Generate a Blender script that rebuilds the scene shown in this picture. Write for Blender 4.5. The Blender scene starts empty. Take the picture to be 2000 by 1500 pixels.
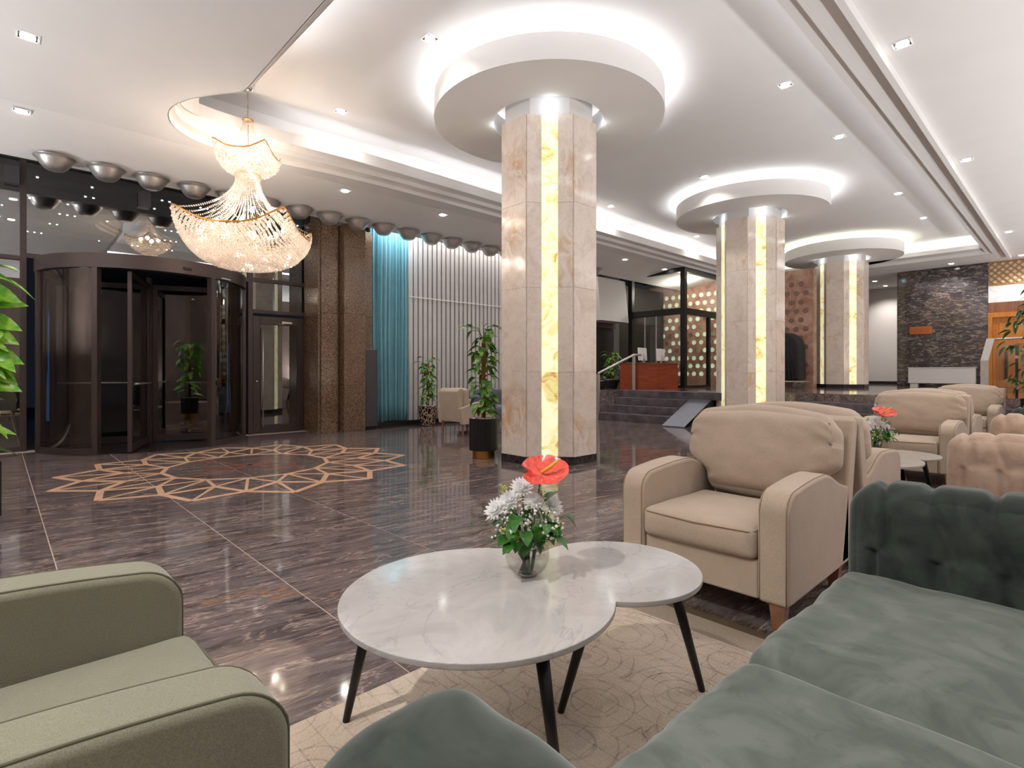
import bpy, bmesh, math, random
from mathutils import Vector, Matrix, noise, Euler
random.seed(7)
PI = math.pi
S = bpy.context.scene
COL = S.collection

# ------------------------------------------------------------------ camera, world, exposure
cam = bpy.data.cameras.new('camera')
cam.sensor_width = 36.0
cam.lens = 1060.0 / 2000.0 * 36.0
cam.shift_y = -23.0 / 2000.0
cam.clip_start = 0.02
cam.clip_end = 200
cam_o = bpy.data.objects.new('camera', cam)
COL.objects.link(cam_o)
cam_o.location = (0, 0, 1.15)
cam_o.rotation_euler = (PI / 2, 0, math.atan2(1118, 1060))
S.camera = cam_o
w = bpy.data.worlds.new('night'); S.world = w; w.use_nodes = True
w.node_tree.nodes['Background'].inputs[0].default_value = (0.35, 0.45, 0.7, 1)
w.node_tree.nodes['Background'].inputs[1].default_value = 0.012
S.view_settings.view_transform = 'Standard'
S.view_settings.look = 'None'
S.view_settings.gamma = 1
S.view_settings.use_curve_mapping = False
S.view_settings.exposure = 0.5
SPOT_W = 45.0        # every recessed downlight
CHAND_W = 5.5       # every bulb of the chandelier
ZL, ZR, ZC = 4.2, 4.4, 4.92      # left soffit, right soffit, raised ceiling

def lamp(kind, name, loc, power, color=(1, 1, 1), parent=None, **kw):
    l = bpy.data.lights.new(name, kind); l.energy = power; l.color = color
    for k, v in kw.items():
        if k != 'rot': setattr(l, k, v)
    o = bpy.data.objects.new(name, l); COL.objects.link(o); o.location = loc
    o.rotation_euler = kw.get('rot', (0, 0, 0))
    if parent: o.parent = parent
    return o

UP = (PI, 0, 0)
# unseen upward fill lamps added to brighten the ceiling, right of and behind camera
for x, y, pw in ((3.5, -1.6, 60), (3.5, 2.4, 100), (3.5, 6.4, 125), (3.5, 10.4, 140), (-2.2, -3.6, 85), (-5.6, -3.6, 110), (-8.8, -3.6, 110)):
    lamp('AREA', 'ceiling_fill_light', (x, y, 0.5 if x > 0 else 1.5), pw * 1.25, (0.96, 0.985, 1.0), shape='DISK', size=0.5, rot=UP)
for y in (14.5, 18.5): lamp('AREA', 'ceiling_fill_light', (3.5, y, 1.2), 170, (0.96, 0.985, 1.0), shape='DISK', size=0.5, rot=UP)
# LED strips lying behind the lip of the cove, facing the back wall of the cove (left long side and far end)
LEFTW = (0, PI / 2, 0)
for y0, y1, pw in ((3.0, 4.9, 3), (5.0, 12.4, 15), (12.4, 20.0, 15)):
    lamp('AREA', 'cove_and_fill_light', (-7.60 if y0 > 4 else -7.70, (y0 + y1) / 2, 4.60), pw, (0.93, 0.95, 1.0), shape='RECTANGLE', size=0.08, size_y=y1 - y0, rot=LEFTW)
lamp('AREA', 'cove_and_fill_light', (-4.7, 19.42, 4.72), 18, (0.97, 1.0, 0.88), shape='RECTANGLE', size=5.4, size_y=0.08, rot=(PI / 2, 0, 0))
# unseen fill strips added at the raised panel's right and near edges to brighten it
for y0, y1 in ((2.3, 10.8), (10.8, 19.2)):
    lamp('AREA', 'cove_and_fill_light', (-1.93, (y0 + y1) / 2, 4.62), 12, (0.94, 0.96, 1.0), shape='RECTANGLE', size=0.06, size_y=y1 - y0, rot=(0, PI / 2 + .2, 0))
lamp('AREA', 'cove_and_fill_light', (-4.2, 2.27, 4.62), 8, (0.94, 0.96, 1.0), shape='RECTANGLE', size=4.2, size_y=0.06, rot=(PI / 2 + .5, 0, 0))
# lamp strip in the slot above the curtain
lamp('AREA', 'slot_light', (-10.0, 6.15, 4.40), 20, (0.85, 0.95, 1.0), shape='RECTANGLE', size=0.05, size_y=0.9)
lamp('AREA', 'slot_light', (-10.0, 9.6, 4.40), 30, (1, 0.97, 0.93), shape='RECTANGLE', size=0.05, size_y=5.4)

# ------------------------------------------------------------------ node materials
def srgb(r, g, b):
    f = lambda c: ((c / 255.0 + 0.055) / 1.055) ** 2.4 if c > 10 else c / 255.0 / 12.92
    return (f(r), f(g), f(b), 1)

class NT:
    def __init__(s, name):
        s.m = bpy.data.materials.new(name); s.m.use_nodes = True
        s.t = s.m.node_tree; s.p = s.t.nodes['Principled BSDF']; s.out = s.t.nodes['Material Output']
    def n(s, typ, **kw):
        nd = s.t.nodes.new(typ)
        for k, v in kw.items():
            if k.startswith('i_'): nd.inputs[k[2:].replace('_', ' ')].default_value = v
            else: setattr(nd, k, v)
        return nd
    def l(s, a, b): s.t.links.new(a, b)
    def coord(s, kind='Object', scale=(1, 1, 1), rot=(0, 0, 0), rand=0.0):
        if kind == 'World': c = s.n('ShaderNodeNewGeometry').outputs['Position']
        else: c = s.n('ShaderNodeTexCoord').outputs[kind]
        mp = s.n('ShaderNodeMapping'); mp.inputs['Scale'].default_value = scale; mp.inputs['Rotation'].default_value = rot
        if rand:
            oi = s.n('ShaderNodeObjectInfo'); vm = s.n('ShaderNodeVectorMath', operation='SCALE')
            cb = s.n('ShaderNodeCombineXYZ'); s.l(oi.outputs['Random'], cb.inputs[0]); s.l(oi.outputs['Random'], cb.inputs[2])
            s.l(cb.outputs[0], vm.inputs[0]); vm.inputs['Scale'].default_value = rand
            ad = s.n('ShaderNodeVectorMath', operation='ADD'); s.l(c, ad.inputs[0]); s.l(vm.outputs[0], ad.inputs[1]); c = ad.outputs[0]
        s.l(c, mp.inputs['Vector']); return mp.outputs[0]
    def noise(s, vec, scale=5, detail=4, rough=0.5, dist=0.0):
        nd = s.n('ShaderNodeTexNoise'); nd.inputs['Scale'].default_value = scale; nd.inputs['Detail'].default_value = detail
        nd.inputs['Roughness'].default_value = rough; nd.inputs['Distortion'].default_value = dist
        s.l(vec, nd.inputs['Vector']); return nd.outputs['Fac']
    def ramp(s, fac, stops, interp='LINEAR'):
        r = s.n('ShaderNodeValToRGB'); r.color_ramp.interpolation = interp
        while len(r.color_ramp.elements) < len(stops): r.color_ramp.elements.new(0.5)
        for e, (p, c) in zip(r.color_ramp.elements, stops):
            e.position = p; e.color = c if len(c) == 4 else (*c, 1)
        s.l(fac, r.inputs[0]); return r.outputs[0]
    def mix(s, fac, a, b, mode='MIX'):
        m = s.n('ShaderNodeMix', data_type='RGBA', blend_type=mode)
        for sock, v in ((m.inputs[0], fac), (m.inputs[6], a), (m.inputs[7], b)):
            if isinstance(v, (int, float)): sock.default_value = v
            elif isinstance(v, tuple): sock.default_value = v
            else: s.l(v, sock)
        return m.outputs[2]
    def base(s, c, rough=0.5, metal=0.0, spec=0.5):
        if isinstance(c, tuple): s.p.inputs['Base Color'].default_value = c
        else: s.l(c, s.p.inputs['Base Color'])
        s.p.inputs['Roughness'].default_value = rough; s.p.inputs['Metallic'].default_value = metal
        s.p.inputs['Specular IOR Level'].default_value = spec
    def bump(s, h, strength=0.2, dist=0.01):
        b = s.n('ShaderNodeBump'); b.inputs['Strength'].default_value = strength; b.inputs['Distance'].default_value = dist
        s.l(h, b.inputs['Height']); s.l(b.outputs[0], s.p.inputs['Normal'])

BW = lambda v: (v, v, v, 1)
def plain(name, col, rough=0.5, metal=0.0, var=0.08, scale=12, spec=0.5, bump=0.0):
    t = NT(name); f = t.noise(t.coord('Object'), scale, 3)
    d = tuple(c * (1 - var) for c in col[:3]) + (1,); e = tuple(min(1, c * (1 + var)) for c in col[:3]) + (1,)
    t.base(t.ramp(f, [(0.3, d), (0.7, e)]), rough, metal, spec)
    if bump: t.bump(f, bump, 0.002)
    return t.m
def emis(name, col, strength, var=0.0):
    t = NT(name); t.base(col, 0.5); f = t.noise(t.coord('Object'), 9, 2)
    c = t.ramp(f, [(0.35, tuple(x * (1 - var) for x in col[:3]) + (1,)), (0.6, col)])
    t.l(c, t.p.inputs['Emission Color']); t.p.inputs['Emission Strength'].default_value = strength
    return t.m
def stone_floor(name, rand, metal_vein=True):
    t = NT(name); P = t.coord('Object' if rand else 'World', (1, 1, 1), (0, 0, 0.12), rand)
    P2 = t.n('ShaderNodeMapping'); P2.inputs['Scale'].default_value = (5.2, 1.0, 5.0); t.l(P, P2.inputs[0]); P2 = P2.outputs[0]
    a = t.noise(P2, 2.2, 9, 0.68, 0.9); b = t.noise(P2, 1.1, 6, 0.6, 1.6); c = t.noise(P2, 6.5, 8, 0.75, 0.6); big = t.noise(P, 1.3, 2, 0.5)
    g = t.noise(P2, 34, 5, 0.75)
    dark = t.ramp(a, [(0.28, srgb(58, 50, 52)), (0.45, srgb(92, 81, 82)), (0.56, srgb(120, 107, 106)), (0.7, srgb(80, 71, 73))])
    lightv = t.ramp(b, [(0.53, BW(0)), (0.56, BW(0.85)), (0.575, BW(0.2)), (0.60, BW(0))])
    lv2 = t.ramp(c, [(0.57, BW(0)), (0.68, BW(0.7))])
    gold = t.ramp(b, [(0.62, BW(0)), (0.65, BW(0.85)), (0.68, BW(0.0))])
    gm = t.mix(1.0, gold, t.ramp(big, [(0.40, BW(0)), (0.55, BW(1))]), 'MULTIPLY')
    lm = t.mix(1.0, t.mix(1.0, lightv, lv2, 'ADD'), t.ramp(g, [(0.35, BW(0.15)), (0.6, BW(1))]), 'MULTIPLY')
    x = t.mix(lm, dark, srgb(196, 172, 160)); x = t.mix(gm, x, srgb(200, 140, 76))
    x = t.mix(t.ramp(g, [(0.3, BW(0.3)), (0.6, BW(0.0))]), x, srgb(40, 35, 38))
    t.base(x, 0.07, 0, 0.62); return t.m
M = {}
M['tile'] = stone_floor('polished_dark_granite', 23.0)
M['tile_far'] = stone_floor('polished_dark_granite_far', 0)
M['step'] = plain('dark_granite_steps', srgb(92, 84, 88), 0.3, 0, 0.45, 7)
M['skirt'] = plain('black_marble_skirting', srgb(50, 44, 44), 0.15, 0, 0.6, 30)
M['grout'] = plain('pale_grout', srgb(190, 170, 158), 0.6)
M['ceil'] = plain('white_ceiling_paint', srgb(226, 223, 221), 0.9, 0, 0.015, 2, 0.1)
M['wall'] = plain('white_wall_paint', srgb(222, 216, 212), 0.85, 0, 0.02, 2, 0.2)
M['beige_wall'] = plain('beige_wall_paint', srgb(170, 155, 142), 0.8, 0, 0.04, 2, 0.2)
M['lounge_wall'] = plain('brown_lounge_wall', srgb(132, 114, 104), 0.8, 0, 0.2, 1.5, 0.2)
M['bronze'] = plain('dark_bronze_aluminium', srgb(72, 60, 58), 0.42, 0.35, 0.05, 20)
M['black'] = plain('black_metal', srgb(32, 30, 31), 0.4, 0.3)
M['blackcloth'] = plain('black_cloth', srgb(30, 29, 30), 0.75, 0, 0.2, 8)
M['steel'] = plain('brushed_steel', srgb(200, 196, 192), 0.36, 0.85, 0.08, 30)
M['chrome'] = plain('chrome', srgb(225, 225, 225), 0.12, 1.0)
M['gold'] = plain('brushed_brass', srgb(200, 150, 80), 0.28, 1.0)
M['brass_rim'] = plain('gilded_rim', srgb(214, 160, 84), 0.3, 0.9)
M['green_fab'] = None

def fabric(name, c, thread=420, var=0.16, rough=0.95, sheen=0.25):
    t = NT(name); P = t.coord('Object')
    w1 = t.noise(P, thread, 2, 0.6); w2 = t.noise(P, 5, 3, 0.6)
    x = t.mix(t.ramp(w1, [(0.35, BW(0)), (0.65, BW(1))]), tuple(v * (1 - var) for v in c[:3]) + (1,), tuple(min(1, v * (1 + var)) for v in c[:3]) + (1,))
    x = t.mix(t.ramp(w2, [(0.3, BW(0.12)), (0.7, BW(0))]), x, (0.05, 0.04, 0.03, 1))
    t.base(x, rough, 0, 0.15); t.p.inputs['Sheen Weight'].default_value = sheen; t.p.inputs['Sheen Roughness'].default_value = 0.5
    t.bump(w1, 0.25, 0.002); return t.m
def velvet(name, c1, c2):
    t = NT(name); P = t.coord('Object'); a = t.noise(P, 5.5, 4, 0.6, 1.2); b = t.noise(P, 160, 3, 0.6); d = t.noise(P, 18, 4, 0.7, 0.5)
    x = t.mix(t.ramp(a, [(0.38, BW(0)), (0.62, BW(1))]), c1, c2)
    x = t.mix(t.ramp(d, [(0.56, BW(0)), (0.74, BW(0.45))]), x, tuple(v * 0.55 for v in c1[:3]) + (1,))
    t.base(x, 0.8, 0, 0.2); t.p.inputs['Sheen Weight'].default_value = 0.6; t.p.inputs['Sheen Roughness'].default_value = 0.35
    t.p.inputs['Sheen Tint'].default_value = (0.75, 0.8, 0.78, 1)
    t.bump(b, 0.12, 0.001); return t.m
M['cream_fab'] = fabric('cream_woven_fabric', srgb(186, 168, 150))
M['cream_seam'] = plain('cream_piping', srgb(150, 128, 106), 0.9)
M['olive_fab'] = fabric('olive_green_woven_fabric', srgb(134, 132, 114))
M['olive_seam'] = plain('olive_piping', srgb(96, 93, 76), 0.9)
M['green_vel'] = velvet('grey_green_velvet', srgb(84, 92, 86), srgb(106, 112, 106))
M['dark_vel'] = velvet('dark_green_velvet', srgb(44, 52, 48), srgb(62, 70, 65))
M['tan_vel'] = velvet('tan_velvet', srgb(182, 156, 138), srgb(198, 174, 156))
M['grey_fab'] = fabric('blue_grey_fabric', srgb(92, 98, 108))
M['brown_wood'] = plain('walnut_wood', srgb(138, 96, 70), 0.45, 0, 0.2, 20)

def onyx(name):
    t = NT(name); P = t.coord('World', (1, 1, 0.8), (0, 0, 0), 0); oi = t.n('ShaderNodeObjectInfo')
    sep = t.n('ShaderNodeVectorMath', operation='SCALE'); cb = t.n('ShaderNodeCombineXYZ'); t.l(oi.outputs['Random'], cb.inputs[0]); t.l(oi.outputs['Random'], cb.inputs[1])
    t.l(cb.outputs[0], sep.inputs[0]); sep.inputs['Scale'].default_value = 9.0
    ad = t.n('ShaderNodeVectorMath', operation='ADD'); t.l(P, ad.inputs[0]); t.l(sep.outputs[0], ad.inputs[1]); P = ad.outputs[0]
    a = t.noise(P, 2.0, 6, 0.6, 1.5); b = t.noise(P, 3.2, 8, 0.7, 2.2); c = t.noise(P, 1.2, 3, 0.5)
    x = t.ramp(a, [(0.3, srgb(226, 210, 196)), (0.5, srgb(236, 224, 212)), (0.7, srgb(216, 198, 182))])
    vein = t.ramp(b, [(0.49, BW(0)), (0.5, BW(0.5)), (0.51, BW(0))])
    rust = t.mix(1.0, t.ramp(c, [(0.56, BW(0)), (0.68, BW(0.75))]), t.ramp(b, [(0.45, BW(0)), (0.6, BW(1))]), 'MULTIPLY')
    x = t.mix(vein, x, srgb(176, 146, 122)); x = t.mix(rust, x, srgb(208, 158, 104))
    t.base(x, 0.12, 0, 0.5); return t.m
M['onyx'] = onyx('cream_onyx_slab')
def onyx_lit(name):
    t = NT(name); oi = t.n('ShaderNodeObjectInfo'); P = t.coord('World', (1, 1, 1))
    cb = t.n('ShaderNodeCombineXYZ'); t.l(oi.outputs['Random'], cb.inputs[1])
    sc = t.n('ShaderNodeVectorMath', operation='SCALE'); t.l(cb.outputs[0], sc.inputs[0]); sc.inputs['Scale'].default_value = 17.0
    ad = t.n('ShaderNodeVectorMath', operation='ADD'); t.l(P, ad.inputs[0]); t.l(sc.outputs[0], ad.inputs[1]); P = ad.outputs[0]
    a = t.noise(P, 2.6, 6, 0.62, 1.8); b = t.noise(P, 7, 6, 0.7, 1.0)
    x = t.ramp(a, [(0.30, srgb(190, 150, 80)), (0.42, srgb(232, 220, 150)), (0.52, srgb(244, 244, 205)), (0.66, srgb(240, 238, 190)), (0.78, srgb(190, 180, 112))])
    x = t.mix(t.ramp(b, [(0.58, BW(0)), (0.66, BW(0.5))]), x, srgb(190, 140, 60))
    t.base(x, 0.15); t.l(x, t.p.inputs['Emission Color']); t.p.inputs['Emission Strength'].default_value = 0.5; return t.m
M['onyx_lit'] = onyx_lit('backlit_onyx')
def speckle(name, c1, c2, scale=260, rough=0.12):
    t = NT(name); f = t.noise(t.coord('World'), scale, 2, 0.8)
    g = t.noise(t.coord('World'), 3, 2)
    x = t.ramp(f, [(0.42, c1), (0.56, c2)]); x = t.mix(t.ramp(g, [(0.3, BW(0.25)), (0.7, BW(0))]), x, srgb(40, 28, 22))
    t.base(x, rough); return t.m
M['granite'] = speckle('brown_speckled_granite', srgb(54, 38, 30), srgb(150, 122, 98), 70, 0.16)
def pink():
    t = NT('pink_stone'); P = t.coord('World'); a = t.noise(P, 2, 5, 0.7, 1); b = t.noise(P, 30, 5, 0.8)
    x = t.ramp(a, [(0.35, srgb(150, 104, 86)), (0.6, srgb(196, 158, 138))]); x = t.mix(t.ramp(b, [(0.5, BW(0)), (0.7, BW(0.6))]), x, srgb(110, 66, 52))
    t.base(x, 0.4); t.bump(b, 0.3, 0.01); return t.m
M['pink'] = pink()
def marble_wall():
    t = NT('dark_streaked_marble'); P = t.coord('World', (1, 1, 3.2), (0, 0.16, 0))
    a = t.noise(P, 1.6, 9, 0.72, 1.6); b = t.noise(P, 4.5, 12, 0.85, 1.0); c = t.noise(P, 0.7, 3, 0.5)
    x = t.ramp(a, [(0.35, srgb(28, 27, 32)), (0.5, srgb(58, 54, 60)), (0.7, srgb(36, 33, 36))])
    x = t.mix(t.ramp(b, [(0.52, BW(0)), (0.57, BW(0.75)), (0.62, BW(0.15)), (0.72, BW(0.5))]), x, srgb(178, 160, 148))
    x = t.mix(t.ramp(c, [(0.5, BW(0)), (0.62, BW(0.12))]), x, srgb(150, 112, 80))
    t.base(x, 0.1); return t.m
M['marble_dark'] = marble_wall()
def white_marble(name, c1, c2, rough=0.1, sc=2.0):
    t = NT(name); P = t.coord('World', (1, 1, 1), (0, 0, 0.5)); a = t.noise(P, sc, 8, 0.65, 2.0); b = t.noise(P, sc * 0.6, 5, 0.6, 2.5)
    x = t.ramp(a, [(0.3, c2), (0.5, c1), (0.7, c2)]); x = t.mix(t.ramp(b, [(0.49, BW(0)), (0.5, BW(0.3)), (0.51, BW(0))]), x, srgb(130, 126, 128))
    t.base(x, rough, 0, 0.5); return t.m
M['top'] = white_marble('pale_grey_marble_top', srgb(182, 178, 176), srgb(168, 164, 162), 0.09, 2.2)
M['white_marble'] = white_marble('white_marble_cladding', srgb(226, 226, 226), srgb(205, 205, 206))
def wood(name, c1, c2, axis='z', rough=0.35, sc=1.0):
    t = NT(name); s = {'z': (14, 14, 0.8), 'x': (0.8, 14, 14), 'y': (14, 0.8, 14)}[axis]
    f = t.noise(t.coord('World', s), 2.2 * sc, 6, 0.6, 0.6); t.base(t.ramp(f, [(0.3, c1), (0.7, c2)]), rough); return t.m
M['red_wood'] = wood('mahogany', srgb(112, 42, 22), srgb(166, 76, 44), 'y')
M['door_wood'] = wood('amber_oak', srgb(170, 100, 34), srgb(206, 136, 58), 'z')
M['dark_wood'] = wood('striped_walnut', srgb(96, 56, 38), srgb(142, 94, 68), 'z')
M['curtain'] = fabric('turquoise_curtain', srgb(112, 166, 180), 300, 0.06, 0.75, 0.3)
M['fin'] = plain('grey_fin_paint', srgb(196, 192, 190), 0.6, 0, 0.03)
M['fin_back'] = plain('dark_grey_backing', srgb(88, 84, 84), 0.8)
def glass(name, tint=0.72, refl=0.10, ior=1.5, rough=0.0):
    t = NT(name); tr = t.n('ShaderNodeBsdfTransparent'); tr.inputs[0].default_value = (tint, tint, tint * 0.98, 1)
    gl = t.n('ShaderNodeBsdfGlossy'); gl.inputs['Roughness'].default_value = rough
    lw = t.n('ShaderNodeLayerWeight'); pw = t.n('ShaderNodeMath', operation='POWER'); t.l(lw.outputs['Facing'], pw.inputs[0]); pw.inputs[1].default_value = 5.0; lw.inputs['Blend'].default_value = 0.5
    fr = t.n('ShaderNodeMath', operation='MULTIPLY'); t.l(pw.outputs[0], fr.inputs[0]); fr.inputs[1].default_value = min(0.8, (ior - 1) * 1.5)
    ad = t.n('ShaderNodeMath', operation='ADD'); ad.inputs[1].default_value = refl + 0.04; t.l(fr.outputs[0], ad.inputs[0])
    nz = t.noise(t.coord('Object'), 0.5, 1); mm = t.n('ShaderNodeMath', operation='MULTIPLY_ADD'); t.l(nz, mm.inputs[0]); mm.inputs[1].default_value = 0.01; t.l(ad.outputs[0], mm.inputs[2])
    mx = t.n('ShaderNodeMixShader'); t.l(mm.outputs[0], mx.inputs[0]); t.l(tr.outputs[0], mx.inputs[1]); t.l(gl.outputs[0], mx.inputs[2])
    t.l(mx.outputs[0], t.out.inputs[0]); return t.m
M['glass'] = glass('tinted_glazing', 0.5, 0.26)
M['glass_door'] = glass('door_glazing', 0.6, 0.10)
M['glass_clear'] = glass('clear_glass', 0.86, 0.03)
M['vase_glass'] = glass('vase_glass', 0.93, 0.02, 1.22)
def crystal():
    t = NT('crystal_beads'); tl = t.n('ShaderNodeBsdfTranslucent'); tl.inputs[0].default_value = (1, 0.93, 0.86, 1)
    gl = t.n('ShaderNodeBsdfGlossy'); gl.inputs['Roughness'].default_value = 0.08; gl.inputs[0].default_value = (1, 0.97, 0.93, 1)
    tr = t.n('ShaderNodeBsdfTransparent')
    m1 = t.n('ShaderNodeMixShader'); m1.inputs[0].default_value = 0.42; t.l(tl.outputs[0], m1.inputs[1]); t.l(gl.outputs[0], m1.inputs[2])
    nz = t.noise(t.coord('Object'), 60, 1); r = t.ramp(nz, [(0.4, BW(0.2)), (0.6, BW(0.42))])
    m2 = t.n('ShaderNodeMixShader'); t.l(r, m2.inputs[0]); t.l(m1.outputs[0], m2.inputs[1]); t.l(tr.outputs[0], m2.inputs[2])
    t.l(m2.outputs[0], t.out.inputs[0]); return t.m
M['crystal'] = crystal()
M['bulb'] = emis('warm_bulb', (1, 0.85, 0.66, 1), 40)
M['lamp_disc'] = emis('downlight_lens', (1, 0.97, 0.93, 1), 14)
M['led_cool'] = emis('led_strip_cool', (0.93, 0.96, 1, 1), 42)
M['led_green'] = emis('led_strip_greenish', (0.93, 1, 0.80, 1), 50)
M['led_dot'] = emis('led_dot', (0.8, 0.95, 1, 1), 14)
M['sign_white'] = emis('lit_sign_white', (0.9, 0.97, 1, 1), 3)
M['sign_blue'] = emis('lit_sign_blue', (0.08, 0.3, 0.75, 1), 1.2)
M['flower_lit'] = emis('backlit_flower_glass', srgb(206, 222, 190), 0.55, 0.5)
M['flower_dim'] = plain('recessed_flower', srgb(128, 100, 86), 0.4)
def leafmat(name, c1, c2):
    t = NT(name); f = t.noise(t.coord('Object'), 14, 3, 0.6, 1.0); oi = t.n('ShaderNodeObjectInfo')
    x = t.ramp(f, [(0.42, c1), (0.66, c2)]); y = t.mix(oi.outputs['Random'], x, tuple(v * 0.5 for v in c1[:3]) + (1,))
    y = t.mix(0.35, x, y); t.base(y, 0.3, 0, 0.5); t.p.inputs['Subsurface Weight'].default_value = 0.0; return t.m
M['leaf'] = leafmat('pothos_leaf', srgb(58, 120, 34), srgb(150, 186, 76))
M['leaf_bright'] = leafmat('bright_pothos_leaf', srgb(96, 176, 30), srgb(176, 218, 80))
M['leaf_dark'] = leafmat('dark_leaf', srgb(34, 74, 30), srgb(70, 120, 52))
M['ivy'] = leafmat('ivy_leaf', srgb(36, 98, 26), srgb(92, 150, 50))
M['coir'] = plain('coir_pole', srgb(128, 84, 50), 0.95, 0, 0.45, 60, 0.2, 0.8)
M['pebble'] = plain('white_pebbles', srgb(216, 206, 196), 0.6, 0, 0.15, 40)
def petal():
    t = NT('white_petal'); f = t.noise(t.coord('Object'), 30, 2); x = t.ramp(f, [(.3, BW(.9)), (.7, BW(.98))])
    a = t.n('ShaderNodeBsdfDiffuse'); c = t.n('ShaderNodeBsdfTranslucent'); t.l(x, a.inputs[0]); t.l(x, c.inputs[0]); m = t.n('ShaderNodeMixShader'); m.inputs[0].default_value = .4
    t.l(a.outputs[0], m.inputs[1]); t.l(c.outputs[0], m.inputs[2]); t.l(m.outputs[0], t.out.inputs[0]); return t.m
M['petal'] = petal()
M['anth'] = plain('coral_spathe', srgb(226, 84, 70), 0.22, 0, 0.3, 60, 0.6, 0.3)
M['spadix'] = plain('yellow_spadix', srgb(224, 184, 52), 0.5, 0, 0.1, 60)
M['berry'] = plain('green_yellow_berries', srgb(176, 178, 92), 0.6)
M['stem'] = plain('green_stem', srgb(84, 120, 50), 0.6)
M['white_plastic'] = plain('white_plastic', srgb(232, 230, 230), 0.4, 0, 0.01)
M['inlay'] = plain('peach_marble_inlay', srgb(226, 182, 150), 0.15, 0, 0.1, 6)
M['inlay_red'] = plain('terracotta_marble_inlay', srgb(150, 90, 72), 0.15, 0, 0.1, 6)
M['cab'] = plain('dark_grey_laminate', srgb(66, 62, 66), 0.5)
M['ramp'] = plain('ribbed_aluminium', srgb(128, 130, 142), 0.4, 0.7, 0.06)
M['copper'] = plain('copper_plaque', srgb(190, 108, 62), 0.35, 0.7)
M['asphalt'] = plain('dark_pavement', srgb(58, 58, 60), 0.8)
def potmat():
    t = NT('carved_black_pot'); P = t.coord('Object', (1, 1, 0.7)); v = t.n('ShaderNodeTexVoronoi', feature='DISTANCE_TO_EDGE'); v.inputs['Scale'].default_value = 17; t.l(P, v.inputs['Vector'])
    x = t.ramp(v.outputs['Distance'], [(0.06, srgb(206, 178, 152)), (0.14, srgb(30, 22, 20))]); t.base(x, 0.25, 0.3); t.bump(v.outputs['Distance'], 0.6, 0.02); return t.m
M['pot_carved'] = potmat()
def rugmat():
    t = NT('distressed_oriental_rug'); P = t.coord('World')
    br = t.n('ShaderNodeTexBrick'); br.inputs['Scale'].default_value = 3.4; br.inputs['Mortar Size'].default_value = 0.012; br.inputs['Mortar Smooth'].default_value = 0.6
    t.l(t.coord('World', (1, 1, 1), (0, 0, 0.0)), br.inputs['Vector'])
    vo = t.n('ShaderNodeTexVoronoi', feature='DISTANCE_TO_EDGE'); vo.inputs['Scale'].default_value = 24; t.l(P, vo.inputs['Vector'])
    vo2 = t.n('ShaderNodeTexVoronoi', feature='F1', distance='MANHATTAN'); vo2.inputs['Scale'].default_value = 13; t.l(P, vo2.inputs['Vector'])
    wear = t.noise(P, 2.2, 5, 0.7); pile = t.noise(P, 420, 2)
    sn = t.n('ShaderNodeMath', operation='SINE'); mu = t.n('ShaderNodeMath', operation='MULTIPLY'); mu.inputs[1].default_value = 80; t.l(vo2.outputs['Distance'], mu.inputs[0]); t.l(mu.outputs[0], sn.inputs[0])
    l1 = t.ramp(vo.outputs['Distance'], [(0.02, BW(1)), (0.06, BW(0))]); l2 = t.ramp(sn.outputs[0], [(0.72, BW(0)), (0.92, BW(1))])
    l3 = t.ramp(br.outputs['Fac'], [(0.3, BW(0)), (0.8, BW(1))])
    vo3 = t.n('ShaderNodeTexVoronoi', feature='DISTANCE_TO_EDGE'); vo3.inputs['Scale'].default_value = 90; t.l(P, vo3.inputs['Vector'])
    l4 = t.ramp(vo3.outputs['Distance'], [(0.02, BW(.3)), (0.12, BW(0))])
    big = t.n('ShaderNodeTexVoronoi', feature='F1'); big.inputs['Scale'].default_value = 3.1; t.l(P, big.inputs['Vector'])
    m2 = t.n('ShaderNodeMath', operation='MULTIPLY'); m2.inputs[1].default_value = 44; t.l(big.outputs['Distance'], m2.inputs[0]); s2 = t.n('ShaderNodeMath', operation='SINE'); t.l(m2.outputs[0], s2.inputs[0])
    l5 = t.ramp(s2.outputs[0], [(0.86, BW(0)), (0.98, BW(.35))])
    pat = t.mix(1.0, t.mix(0.9, l4, l2, 'ADD'), t.mix(0.6, l5, t.mix(0.6, BW(0), l3, 'ADD'), 'ADD'), 'ADD')
    pat = t.mix(1.0, pat, t.ramp(wear, [(0.36, BW(0.25)), (0.60, BW(1.0))]), 'MULTIPLY')
    base = t.ramp(t.noise(P, 1.5, 4, 0.6), [(0.35, srgb(204, 188, 170)), (0.65, srgb(228, 214, 198))])
    x = t.mix(pat, base, srgb(112, 88, 74)); x = t.mix(t.ramp(pile, [(0.3, BW(0.25)), (0.6, BW(0))]), x, srgb(150, 128, 108))
    sp = t.n('ShaderNodeSeparateXYZ'); t.l(P, sp.inputs[0])
    bd = t.ramp(t.n('ShaderNodeMath', operation='MULTIPLY').outputs[0], [(0, BW(0)), (1, BW(1))])
    mm = t.n('ShaderNodeMapRange'); t.l(sp.outputs[1], mm.inputs[0]); mm.inputs[1].default_value = 2.22; mm.inputs[2].default_value = 2.225
    mm2 = t.n('ShaderNodeMapRange'); t.l(sp.outputs[1], mm2.inputs[0]); mm2.inputs[1].default_value = 2.37; mm2.inputs[2].default_value = 2.375
    x = t.mix(mm.outputs[0], x, t.mix(t.ramp(pile, [(0.35, BW(0)), (0.65, BW(1))]), srgb(134, 122, 108), srgb(168, 154, 138)))
    x = t.mix(mm2.outputs[0], x, srgb(92, 78, 62))
    t.base(x, 0.95, 0, 0.1); t.bump(pile, 0.5, 0.004); return t.m
M['rug'] = rugmat()
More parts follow.
